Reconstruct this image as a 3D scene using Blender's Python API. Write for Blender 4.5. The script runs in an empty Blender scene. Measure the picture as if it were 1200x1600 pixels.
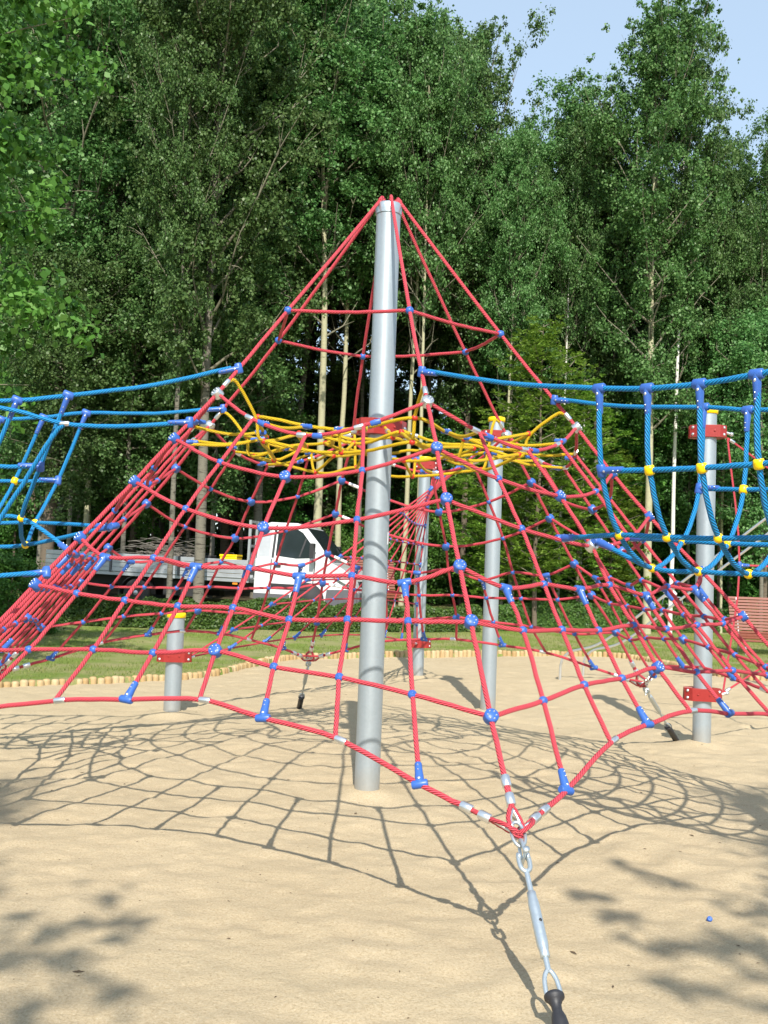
import bpy, math, random
import numpy as np
from mathutils import Vector, Matrix
random.seed(7)
R = math.radians
scene = bpy.context.scene
COL = scene.collection

# ------------------------------------------------------------------ camera
CAM = Vector((-0.30103, -7.52645, 1.6))
YAW, PITCH, ROLL, FPX = 0.046527, 0.058257, 0.037444, 1600.42
cam_data = bpy.data.cameras.new("camera")
cam = bpy.data.objects.new("camera", cam_data)
COL.objects.link(cam)
_fw = Vector((math.sin(YAW) * math.cos(PITCH), math.cos(YAW) * math.cos(PITCH), math.sin(PITCH)))
_rt = Vector((math.cos(YAW), -math.sin(YAW), 0))
_up = _rt.cross(_fw)
_ir = _rt * math.cos(ROLL) + _up * math.sin(ROLL)
_iu = -_rt * math.sin(ROLL) + _up * math.cos(ROLL)
m = Matrix((_ir, _iu, -_fw)).transposed().to_4x4()
m.translation = CAM
cam.matrix_world = m
cam_data.sensor_fit = 'VERTICAL'
cam_data.sensor_height = 36.0
cam_data.lens = FPX / 1600 * 36.0
cam_data.clip_end = 3000
cam_data.clip_start = 0.05
scene.camera = cam

# ------------------------------------------------------------------ light
SUN_EL = 40.5
world = bpy.data.worlds.new("World")
scene.world = world
world.use_nodes = True
wn = world.node_tree
bgn = wn.nodes.get('Background') or wn.nodes.new('ShaderNodeBackground')
sky = wn.nodes.new('ShaderNodeTexSky')
sky.sky_type = 'NISHITA'
sky.sun_disc = False
sky.sun_elevation = R(SUN_EL)
sky.sun_rotation = R(180)
sky.air_density = 1.0
sky.dust_density = 0.7
sky.ozone_density = 1.0
# thin high haze veils the blue sky
veil = wn.nodes.new('ShaderNodeMix'); veil.data_type = 'RGBA'; veil.inputs[0].default_value = .62
veil.inputs[7].default_value = (2.55, 3.2, 3.8, 1)
wn.links.new(sky.outputs[0], veil.inputs[6]); wn.links.new(veil.outputs[2], bgn.inputs[0])
bgn.inputs[1].default_value = 0.15
sun_data = bpy.data.lights.new("sun", 'SUN')
sun_data.energy = 3.9
sun_data.angle = R(0.5)
sun_data.color = (1.0, 0.95, 0.86)
sun = bpy.data.objects.new("sun", sun_data)
COL.objects.link(sun)
sd = Vector((0.0, math.cos(R(SUN_EL)), -math.sin(R(SUN_EL))))      # direction the light travels
sun.rotation_euler = sd.to_track_quat('-Z', 'Y').to_euler()
sun.location = (0, -20, 20)
scene.view_settings.view_transform = 'Standard'
scene.view_settings.look = 'None'
scene.view_settings.exposure = 0.80
scene.view_settings.gamma = 1.0
scene.cycles.max_bounces = 8
scene.cycles.transparent_max_bounces = 8

# ------------------------------------------------------------------ helpers
class MB:
    """collects shapes, links them as one mesh object"""
    def __init__(s):
        s.v = []; s.f = []; s.uv = []; s.sm = []; s.mi = []
    def add(s, vs, fs, smooth=True, uvs=None, mi=0):
        o = len(s.v)
        s.v.extend([tuple(x) for x in vs])
        for i, f in enumerate(fs):
            s.f.append([o + j for j in f]); s.sm.append(smooth); s.mi.append(mi)
            s.uv.extend(uvs[i] if uvs else [(0.0, 0.0)] * len(f))
        return s
    def tube(s, path, r, seg=8, closed=False, cap=True, smooth=True, mi=0, twist0=0.0):
        P = [Vector(p) for p in path]
        n = len(P)
        rr = r if isinstance(r, (list, tuple)) else [r] * n
        T = []
        for i in range(n):
            if closed: t = P[(i + 1) % n] - P[i - 1]
            else: t = P[min(i + 1, n - 1)] - P[max(i - 1, 0)]
            T.append(t.normalized() if t.length > 1e-9 else Vector((0, 0, 1)))
        a = Vector((0, 0, 1)) if abs(T[0].z) < .9 else Vector((1, 0, 0))
        N = T[0].cross(a).normalized()
        rings = []; L = 0.0; Ls = []
        for i in range(n):
            if i:
                L += (P[i] - P[i - 1]).length
                ax = T[i - 1].cross(T[i])
                if ax.length > 1e-7:
                    N = Matrix.Rotation(math.atan2(ax.length, T[i - 1].dot(T[i])), 3, ax.normalized()) @ N
            B = T[i].cross(N)
            rings.append([P[i] + (N * math.cos(2 * math.pi * j / seg) + B * math.sin(2 * math.pi * j / seg)) * rr[i] for j in range(seg)])
            Ls.append(L)
        vs = [p for ring in rings for p in ring]
        fs = []; uvs = []
        m = n if closed else n - 1
        for i in range(m):
            i2 = (i + 1) % n
            u0, u1 = Ls[i], (Ls[i2] if i2 else L + (P[0] - P[-1]).length)
            for j in range(seg):
                j2 = (j + 1) % seg
                fs.append([i * seg + j, i * seg + j2, i2 * seg + j2, i2 * seg + j])
                uvs.append([(u0, j / seg), (u0, (j + 1) / seg), (u1, (j + 1) / seg), (u1, j / seg)])
        s.add(vs, fs, smooth, uvs, mi)
        if cap and not closed:
            s.add(rings[0], [list(range(seg))[::-1]], False, None, mi)
            s.add(rings[-1], [list(range(seg))], False, None, mi)
        return s
    def box(s, c, d, rot=None, mi=0, taper=None):
        hx, hy, hz = d[0] / 2, d[1] / 2, d[2] / 2
        vs = []
        for z in (-1, 1):
            for x, y in ((-1, -1), (1, -1), (1, 1), (-1, 1)):
                k = taper if (taper and z > 0) else 1.0
                p = Vector((x * hx * k, y * hy * k, z * hz))
                if rot is not None: p = rot @ p
                vs.append(p + Vector(c))
        return s.add(vs, [[3, 2, 1, 0], [4, 5, 6, 7], [0, 1, 5, 4], [1, 2, 6, 5], [2, 3, 7, 6], [3, 0, 4, 7]], False, None, mi)
    def lathe(s, prof, seg=24, mat=None, smooth=True, mi=0):
        """prof: (r,z) list around local Z"""
        vs = []
        for r, z in prof:
            for j in range(seg):
                a = 2 * math.pi * j / seg
                p = Vector((r * math.cos(a), r * math.sin(a), z))
                vs.append(mat @ p if mat is not None else p)
        fs = []; 
        for i in range(len(prof) - 1):
            for j in range(seg):
                j2 = (j + 1) % seg
                fs.append([i * seg + j, i * seg + j2, (i + 1) * seg + j2, (i + 1) * seg + j])
        s.add(vs, fs, smooth, None, mi)
        for k, rev in ((0, True), (len(prof) - 1, False)):
            if prof[k][0] > 1e-5:
                ring = vs[k * seg:(k + 1) * seg]
                s.add(ring, [list(range(seg))[::-1] if rev else list(range(seg))], False, None, mi)
        return s
    def prism(s, poly, y0, y1, f0=None, smooth=False, mi=0):
        """poly in XZ extruded along Y; f0: function(x,z,side)->y"""
        n = len(poly)
        A = [(x, f0(x, z, -1) if f0 else y0, z) for x, z in poly]
        B = [(x, f0(x, z, 1) if f0 else y1, z) for x, z in poly]
        s.add(A + B, [list(range(n)), list(range(n, 2 * n))[::-1]] + [[(i + 1) % n, i, n + i, n + (i + 1) % n] for i in range(n)], smooth, None, mi)
        return s
    def mesh(s, name, mats):
        me = bpy.data.meshes.new(name)
        me.from_pydata(s.v, [], s.f)
        uvl = me.uv_layers.new(name='uv')
        uvl.data.foreach_set('uv', np.array(s.uv, dtype=np.float32).ravel())
        me.polygons.foreach_set('use_smooth', s.sm)
        for mt in (mats if isinstance(mats, (list, tuple)) else [mats]): me.materials.append(mt)
        me.polygons.foreach_set('material_index', s.mi)
        me.update()
        return me
    def build(s, name, mats, parent=None, bevel=0.0):
        o = place(name, s.mesh(name, mats), parent)
        if bevel:
            b = o.modifiers.new('bevel', 'BEVEL'); b.width = bevel; b.segments = 2; b.limit_method = 'ANGLE'
        return o

def place(name, me, parent=None, mat=None):
    o = bpy.data.objects.new(name, me)
    COL.objects.link(o)
    if parent is not None: o.parent = parent
    if mat is not None: o.matrix_local = mat
    return o
def tag(o, label, cat, group=None):
    o['label'] = label; o['category'] = cat
    if group: o['group'] = group
    return o
def thing(name, label, cat, loc=(0, 0, 0), rz=0.0, group=None):
    o = bpy.data.objects.new(name, None); COL.objects.link(o)
    o.location = loc; o.rotation_euler = (0, 0, rz); o.empty_display_size = 0.2
    return tag(o, label, cat, group)
def struct(o, kind='structure'):
    o['kind'] = kind; return o
def frame_mat(p, zaxis, xhint=None):
    z = Vector(zaxis).normalized()
    x = Vector(xhint) if xhint is not None else (Vector((1, 0, 0)) if abs(z.x) < .9 else Vector((0, 1, 0)))
    y = z.cross(x).normalized(); x = y.cross(z)
    M = Matrix((x, y, z)).transposed().to_4x4(); M.translation = Vector(p)
    return M
def catmull(P, sub=6, closed=False, tens=0.5):
    P = [Vector(p) for p in P]; n = len(P); out = []
    m = n if closed else n - 1
    for i in range(m):
        p1, p2 = P[i], P[(i + 1) % n]
        p0 = P[i - 1] if (closed or i > 0) else p1 * 2 - p2
        p3 = P[(i + 2) % n] if (closed or i + 2 < n) else p2 * 2 - p1
        for k in range(sub):
            t = k / sub
            out.append(p1 + (p2 - p0) * (tens * t) + (p0 * (2 * tens) + p1 * (tens - 3) + p2 * (3 - 2 * tens) - p3 * tens) * t * t + (p0 * (-tens) + p1 * (2 - tens) + p2 * (tens - 2) + p3 * tens) * t ** 3)
    if not closed: out.append(P[-1].copy())
    return out

# ------------------------------------------------------------------ materials
class NT:
    def __init__(s, name):
        s.m = bpy.data.materials.new(name); s.m.use_nodes = True
        s.t = s.m.node_tree; s.t.nodes.clear()
        s.out = s.n('ShaderNodeOutputMaterial')
    def n(s, typ, **kw):
        nd = s.t.nodes.new(typ)
        for k, v in kw.items(): setattr(nd, k, v)
        return nd
    def l(s, a, b): s.t.links.new(a, b)
    def bsdf(s, **kw):
        b = s.n('ShaderNodeBsdfPrincipled')
        for k, v in kw.items(): b.inputs[k.replace('_', ' ')].default_value = v
        s.l(b.outputs[0], s.out.inputs[0]); return b
    def noise(s, scale, detail=4, rough=.55, vec=None, dim='3D'):
        nd = s.n('ShaderNodeTexNoise'); nd.inputs['Scale'].default_value = scale; nd.inputs['Detail'].default_value = detail
        nd.inputs['Roughness'].default_value = rough
        if vec is not None: s.l(vec, nd.inputs['Vector'])
        return nd.outputs['Fac']
    def ramp(s, fac, stops):
        r = s.n('ShaderNodeValToRGB'); e = r.color_ramp.elements
        while len(e) < len(stops): e.new(0.5)
        for i, (p, c) in enumerate(stops):
            e[i].position = p; e[i].color = (c[0], c[1], c[2], 1) if len(c) == 3 else c
        s.l(fac, r.inputs[0]); return r.outputs[0]
    def math(s, op, a, b=None, c=None):
        nd = s.n('ShaderNodeMath', operation=op)
        for i, x in enumerate((a, b, c)):
            if x is None: continue
            if isinstance(x, (int, float)): nd.inputs[i].default_value = x
            else: s.l(x, nd.inputs[i])
        return nd.outputs[0]
    def mix(s, fac, a, b, mode='MIX'):
        nd = s.n('ShaderNodeMix', data_type='RGBA', blend_type=mode)
        for sock, x in ((nd.inputs[0], fac), (nd.inputs[6], a), (nd.inputs[7], b)):
            if isinstance(x, (int, float)): sock.default_value = x
            elif isinstance(x, tuple): sock.default_value = (x[0], x[1], x[2], 1)
            else: s.l(x, sock)
        return nd.outputs[2]
    def bump(s, h, strength, dist, b):
        nd = s.n('ShaderNodeBump'); nd.inputs['Strength'].default_value = strength; nd.inputs['Distance'].default_value = dist
        s.l(h, nd.inputs['Height']); s.l(nd.outputs[0], b.inputs['Normal']); return nd
    def obj(s): return s.n('ShaderNodeTexCoord').outputs['Object']
    def geo(s): return s.n('ShaderNodeNewGeometry')

def mat_rope(name, col, dark, pitch=0.125, strands=6):
    t = NT(name); b = t.bsdf(Roughness=0.62)
    uv = t.n('ShaderNodeTexCoord').outputs['UV']
    sp = t.n('ShaderNodeSeparateXYZ'); t.l(uv, sp.inputs[0])
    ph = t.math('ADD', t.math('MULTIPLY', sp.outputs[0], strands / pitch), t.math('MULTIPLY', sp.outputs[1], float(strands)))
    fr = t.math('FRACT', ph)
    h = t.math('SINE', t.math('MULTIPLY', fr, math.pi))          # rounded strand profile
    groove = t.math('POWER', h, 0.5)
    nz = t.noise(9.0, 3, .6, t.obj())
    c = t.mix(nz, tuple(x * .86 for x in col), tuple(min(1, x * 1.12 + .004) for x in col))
    c = t.mix(groove, dark, c)  # shade between the strands is put into the colour along the grooves
    t.l(c, b.inputs['Base Color'])
    t.bump(h, 1.0, .007, b)
    return t.m
def mat_plain(name, col, rough=.4, metal=0.0, var=.08, nscale=8.0, bump=0.0, spec=None, coat=0.0):
    t = NT(name); b = t.bsdf(Roughness=rough, Metallic=metal)
    o = t.obj(); nz = t.noise(nscale, 5, .6, o)
    t.l(t.mix(nz, tuple(x * (1 - var) for x in col), tuple(min(1, x * (1 + var)) for x in col)), b.inputs['Base Color'])
    r = t.n('ShaderNodeMapRange'); t.l(nz, r.inputs[0]); r.inputs[3].default_value = rough * .85; r.inputs[4].default_value = min(1, rough * 1.2)
    t.l(r.outputs[0], b.inputs['Roughness'])
    if coat: b.inputs['Coat Weight'].default_value = coat
    if bump: t.bump(t.noise(nscale * 8, 3, .6, o), bump, .002, b)
    return t.m
M = {}
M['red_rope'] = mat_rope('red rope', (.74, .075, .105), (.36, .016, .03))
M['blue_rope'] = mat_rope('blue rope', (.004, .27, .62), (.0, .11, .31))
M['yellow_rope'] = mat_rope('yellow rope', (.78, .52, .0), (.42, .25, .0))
M['blue_plastic'] = mat_plain('blue plastic', (.035, .115, .42), .38, 0, .12, 30, .15)
M['red_plastic'] = mat_plain('red plastic', (.55, .03, .012), .35, 0, .15, 30)
M['yellow_plastic'] = mat_plain('yellow plastic', (.92, .62, .0), .35, 0, .05, 20)
M['red_paint'] = mat_plain('red painted steel', (.30, .020, .017), .40, 0, .15, 18, .1)
M['steel'] = mat_plain('aluminium', (.72, .74, .76), .30, .9, .06, 25, .1)
M['zinc'] = mat_plain('galvanised hardware', (.50, .56, .60), .38, .75, .14, 40, .3)
M['rubber'] = mat_plain('black rubber', (.022, .022, .026), .5, 0, .3, 30, .3)
M['white_label'] = mat_plain('white label', (.8, .8, .8), .4)
def mat_galv():
    t = NT('galvanised tube'); b = t.bsdf(Metallic=.55, Roughness=.42)
    o = t.obj()
    v = t.n('ShaderNodeTexVoronoi'); v.inputs['Scale'].default_value = 55; t.l(o, v.inputs['Vector'])
    sp = t.noise(5, 4, .6, o)
    mp = t.n('ShaderNodeMapping'); t.l(o, mp.inputs[0]); mp.inputs['Scale'].default_value = (30, 30, 1.2)
    st = t.noise(2.5, 4, .6, mp.outputs[0])
    c = t.mix(t.math('MULTIPLY', v.outputs['Color'], .35), (.345, .40, .435), (.45, .50, .535))
    c = t.mix(t.math('MULTIPLY', st, .35), c, (.47, .51, .54))
    c = t.mix(t.ramp(sp, [(.5, (0, 0, 0)), (.75, (.35, .35, .35))]), c, (.38, .42, .45))
    sc_ = t.noise(14, 6, .75, mp.outputs[0]); c = t.mix(t.ramp(sc_, [(.60, (0, 0, 0)), (.66, (.5, .5, .5))]), c, (.24, .27, .29))
    sz = t.n('ShaderNodeSeparateXYZ'); t.l(o, sz.inputs[0])
    dirt = t.math('MULTIPLY', t.math('SUBTRACT', .30, t.math('ADD', sz.outputs[2], t.math('MULTIPLY', sp, .22))), 5.0)
    dn = t.n('ShaderNodeClamp'); t.l(dirt, dn.inputs[0]); c = t.mix(t.math('MULTIPLY', dn.outputs[0], .55), c, (.42, .35, .25))
    t.l(c, b.inputs['Base Color'])
    r = t.n('ShaderNodeMapRange'); t.l(sp, r.inputs[0]); r.inputs[3].default_value = .34; r.inputs[4].default_value = .55; t.l(r.outputs[0], b.inputs['Roughness'])
    t.bump(st, .08, .003, b)
    return t.m
M['galv'] = mat_galv()
def mat_sand():
    t = NT('play sand'); b = t.bsdf(Roughness=.95)
    b.inputs['Specular IOR Level'].default_value = .15
    o = t.obj()
    big = t.noise(.55, 5, .6, o); mid = t.noise(3.2, 6, .6, o); fine = t.noise(95, 5, .8, o); grain = t.noise(520, 2, .8, o)
    c = t.mix(t.ramp(big, [(.3, (0, 0, 0)), (.7, (1, 1, 1))]), (.455, .36, .228), (.515, .415, .272))
    c = t.mix(t.ramp(mid, [(.42, (0, 0, 0)), (.62, (1, 1, 1))]), t.mix(.35, c, (.44, .35, .225)), c)
    c = t.mix(t.ramp(fine, [(.38, (.75, .75, .75)), (.5, (0, 0, 0))]), c, (.32, .24, .135))
    c = t.mix(t.ramp(fine, [(.56, (0, 0, 0)), (.66, (.8, .8, .8))]), c, (.58, .50, .35))
    c = t.mix(t.ramp(grain, [(.70, (0, 0, 0)), (.76, (1, 1, 1))]), c, (.82, .77, .65))
    v = t.n('ShaderNodeTexVoronoi'); v.inputs['Scale'].default_value = 7.0; t.l(o, v.inputs['Vector'])
    dk = t.math('LESS_THAN', v.outputs['Distance'], .035)
    c = t.mix(dk, c, (.13, .09, .05))
    t.l(c, b.inputs['Base Color'])
    h = t.math('ADD', t.math('MULTIPLY', mid, 1.0), t.math('ADD', t.math('MULTIPLY', t.noise(22, 4, .6, o), .55), t.math('MULTIPLY', fine, .34)))
    t.bump(h, .75, .018, b)
    return t.m
M['sand'] = mat_sand()
def mat_grass():
    t = NT('lawn and soil'); b = t.bsdf(Roughness=.9)
    b.inputs['Specular IOR Level'].default_value = .2
    o = t.obj()
    a = t.noise(.9, 5, .6, o); f = t.noise(38, 5, .7, o); g = t.noise(6, 4, .6, o)
    c = t.mix(t.ramp(f, [(.35, (0, 0, 0)), (.65, (1, 1, 1))]), (.13, .20, .035), (.27, .34, .07))
    c = t.mix(t.ramp(a, [(.42, (0, 0, 0)), (.60, (.95, .95, .95))]), c, (.34, .32, .14))
    c = t.mix(t.ramp(g, [(.58, (0, 0, 0)), (.72, (.6, .6, .6))]), c, (.30, .25, .15))
    # beyond the hedge line the floor turns to leaf litter
    sp = t.n('ShaderNodeSeparateXYZ'); t.l(o, sp.inputs[0])
    edge = t.math('SUBTRACT', sp.outputs[1], t.math('MULTIPLY', t.math('MAXIMUM', sp.outputs[0], -1.0), .45))
    k = t.n('ShaderNodeMapRange'); t.l(edge, k.inputs[0]); k.inputs[1].default_value = 19.0; k.inputs[2].default_value = 22.0
    lit = t.mix(f, (.045, .04, .022), (.12, .09, .05))
    c = t.mix(k.outputs[0], c, lit)
    t.l(c, b.inputs['Base Color'])
    t.bump(f, .9, .05, b)
    return t.m
M['grass'] = mat_grass()
def mat_leaf(name, c0, c1, c2, trans=.28, rough=.42):
    t = NT(name); b = t.bsdf(Roughness=rough)
    b.inputs['Specular IOR Level'].default_value = .28
    rnd = t.geo().outputs['Random Per Island']
    oi = t.n('ShaderNodeObjectInfo').outputs['Random']
    c = t.ramp(rnd, [(0, c0), (.6, c1), (1.0, c2)])
    hsv = t.n('ShaderNodeHueSaturation'); t.l(c, hsv.inputs['Color'])
    mr = t.n('ShaderNodeMapRange'); t.l(oi, mr.inputs[0]); mr.inputs[3].default_value = .72; mr.inputs[4].default_value = 1.28; t.l(mr.outputs[0], hsv.inputs['Value'])
    mh = t.n('ShaderNodeMapRange'); t.l(oi, mh.inputs[0]); mh.inputs[3].default_value = .478; mh.inputs[4].default_value = .512; t.l(mh.outputs[0], hsv.inputs['Hue'])
    t.l(hsv.outputs[0], b.inputs['Base Color'])
    tr = t.n('ShaderNodeBsdfTranslucent'); t.l(hsv.outputs[0], tr.inputs[0])
    mx = t.n('ShaderNodeMixShader'); mx.inputs[0].default_value = trans
    t.l(b.outputs[0], mx.inputs[1]); t.l(tr.outputs[0], mx.inputs[2]); t.l(mx.outputs[0], t.out.inputs[0])
    return t.m
M['aspen'] = mat_leaf('aspen leaves', (.064, .150, .042), (.108, .225, .062), (.19, .31, .115), .38)
M['aspen_bright'] = mat_leaf('bright broad leaves', (.058, .145, .024), (.095, .22, .035), (.16, .30, .07), .36)  # bright green broad leaves of the near left tree and one shrub
M['rowan'] = mat_leaf('rowan leaves', (.12, .23, .03), (.19, .34, .045), (.28, .42, .09), .38)
M['shrub'] = mat_leaf('shrub leaves', (.045, .145, .025), (.08, .22, .038), (.14, .31, .06), .34)
M['hedge'] = mat_leaf('hedge leaves', (.04, .105, .02), (.07, .165, .03), (.13, .235, .05), .25)
M['blade'] = mat_leaf('grass blades', (.12, .20, .035), (.19, .29, .05), (.36, .37, .13), .25, .6)
def mat_bark(name, base, dark, knots=.55, ring=.0, scale=1.0):
    t = NT(name); b = t.bsdf(Roughness=.85)
    o = t.obj()
    mp = t.n('ShaderNodeMapping'); t.l(o, mp.inputs[0]); mp.inputs['Scale'].default_value = (1, 1, 3.0)
    n1 = t.noise(7 * scale, 5, .65, mp.outputs[0]); n2 = t.noise(1.3, 4, .6, o)
    mq = t.n('ShaderNodeMapping'); t.l(o, mq.inputs[0]); mq.inputs['Scale'].default_value = (1.2, 1.2, 9.0)
    n3 = t.noise(2.2 * scale, 4, .7, mq.outputs[0])
    c = t.mix(n1, tuple(x * .78 for x in base), tuple(min(1, x * 1.15) for x in base))
    c = t.mix(t.ramp(n3, [(knots, (0, 0, 0)), (knots + .06, (1, 1, 1))]), c, dark)
    c = t.mix(t.ramp(n2, [(.5, (0, 0, 0)), (.8, (.5, .5, .5))]), c, tuple(x * .55 for x in base))
    t.l(c, b.inputs['Base Color'])
    t.bump(n1, .6, .02, b)
    return t.m
M['bark_cream'] = mat_bark('aspen bark', (.40, .38, .24), (.06, .05, .035), .66)
M['bark_grey'] = mat_bark('old bark', (.17, .155, .12), (.05, .042, .03), .55)
M['bark_birch'] = mat_bark('birch bark', (.70, .68, .62), (.03, .03, .03), .62)
M['bark_brown'] = mat_bark('brown bark', (.13, .10, .07), (.035, .03, .02), .6)
RIDGE=[[[0.013,-0.089,4.336],[0.13,-0.845,3.333],[0.223,-1.391,2.636],[0.261,-1.665,2.324],[0.3,-1.916,2.012],[0.347,-2.237,1.642],[0.383,-2.482,1.369],[0.441,-2.831,0.957],[0.502,-3.254,0.542]],[[0.084,-0.033,4.336],[0.828,-0.28,3.34],[1.36,-0.452,2.661],[1.599,-0.537,2.338],[1.842,-0.615,2.046],[2.178,-0.717,1.682],[2.434,-0.793,1.393],[2.765,-0.899,0.999],[3.176,-1.02,0.587]],[[0.071,0.056,4.336],[0.668,0.465,3.362],[1.063,0.757,2.754],[1.308,0.904,2.387],[1.501,1.039,2.102],[1.759,1.209,1.729],[1.949,1.338,1.464],[2.222,1.519,1.14],[2.549,1.741,0.661]],[[-0.013,0.089,4.336],[-0.135,0.802,3.358],[-0.196,1.314,2.716],[-0.264,1.573,2.396],[-0.309,1.811,2.11],[-0.367,2.112,1.751],[-0.406,2.342,1.47],[-0.45,2.671,1.079],[-0.516,3.067,0.678]],[[-0.084,0.033,4.336],[-0.8,0.314,3.349],[-1.319,0.518,2.693],[-1.582,0.621,2.354],[-1.816,0.715,2.071],[-2.126,0.835,1.709],[-2.358,0.926,1.427],[-2.683,1.057,1.037],[-3.078,1.217,0.629]],[[-0.071,-0.056,4.336],[-0.69,-0.527,3.374],[-1.104,-0.868,2.717],[-1.343,-1.036,2.391],[-1.546,-1.192,2.097],[-1.808,-1.39,1.734],[-2.01,-1.54,1.453],[-2.282,-1.757,1.078],[-2.62,-2.016,0.682]]]
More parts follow.
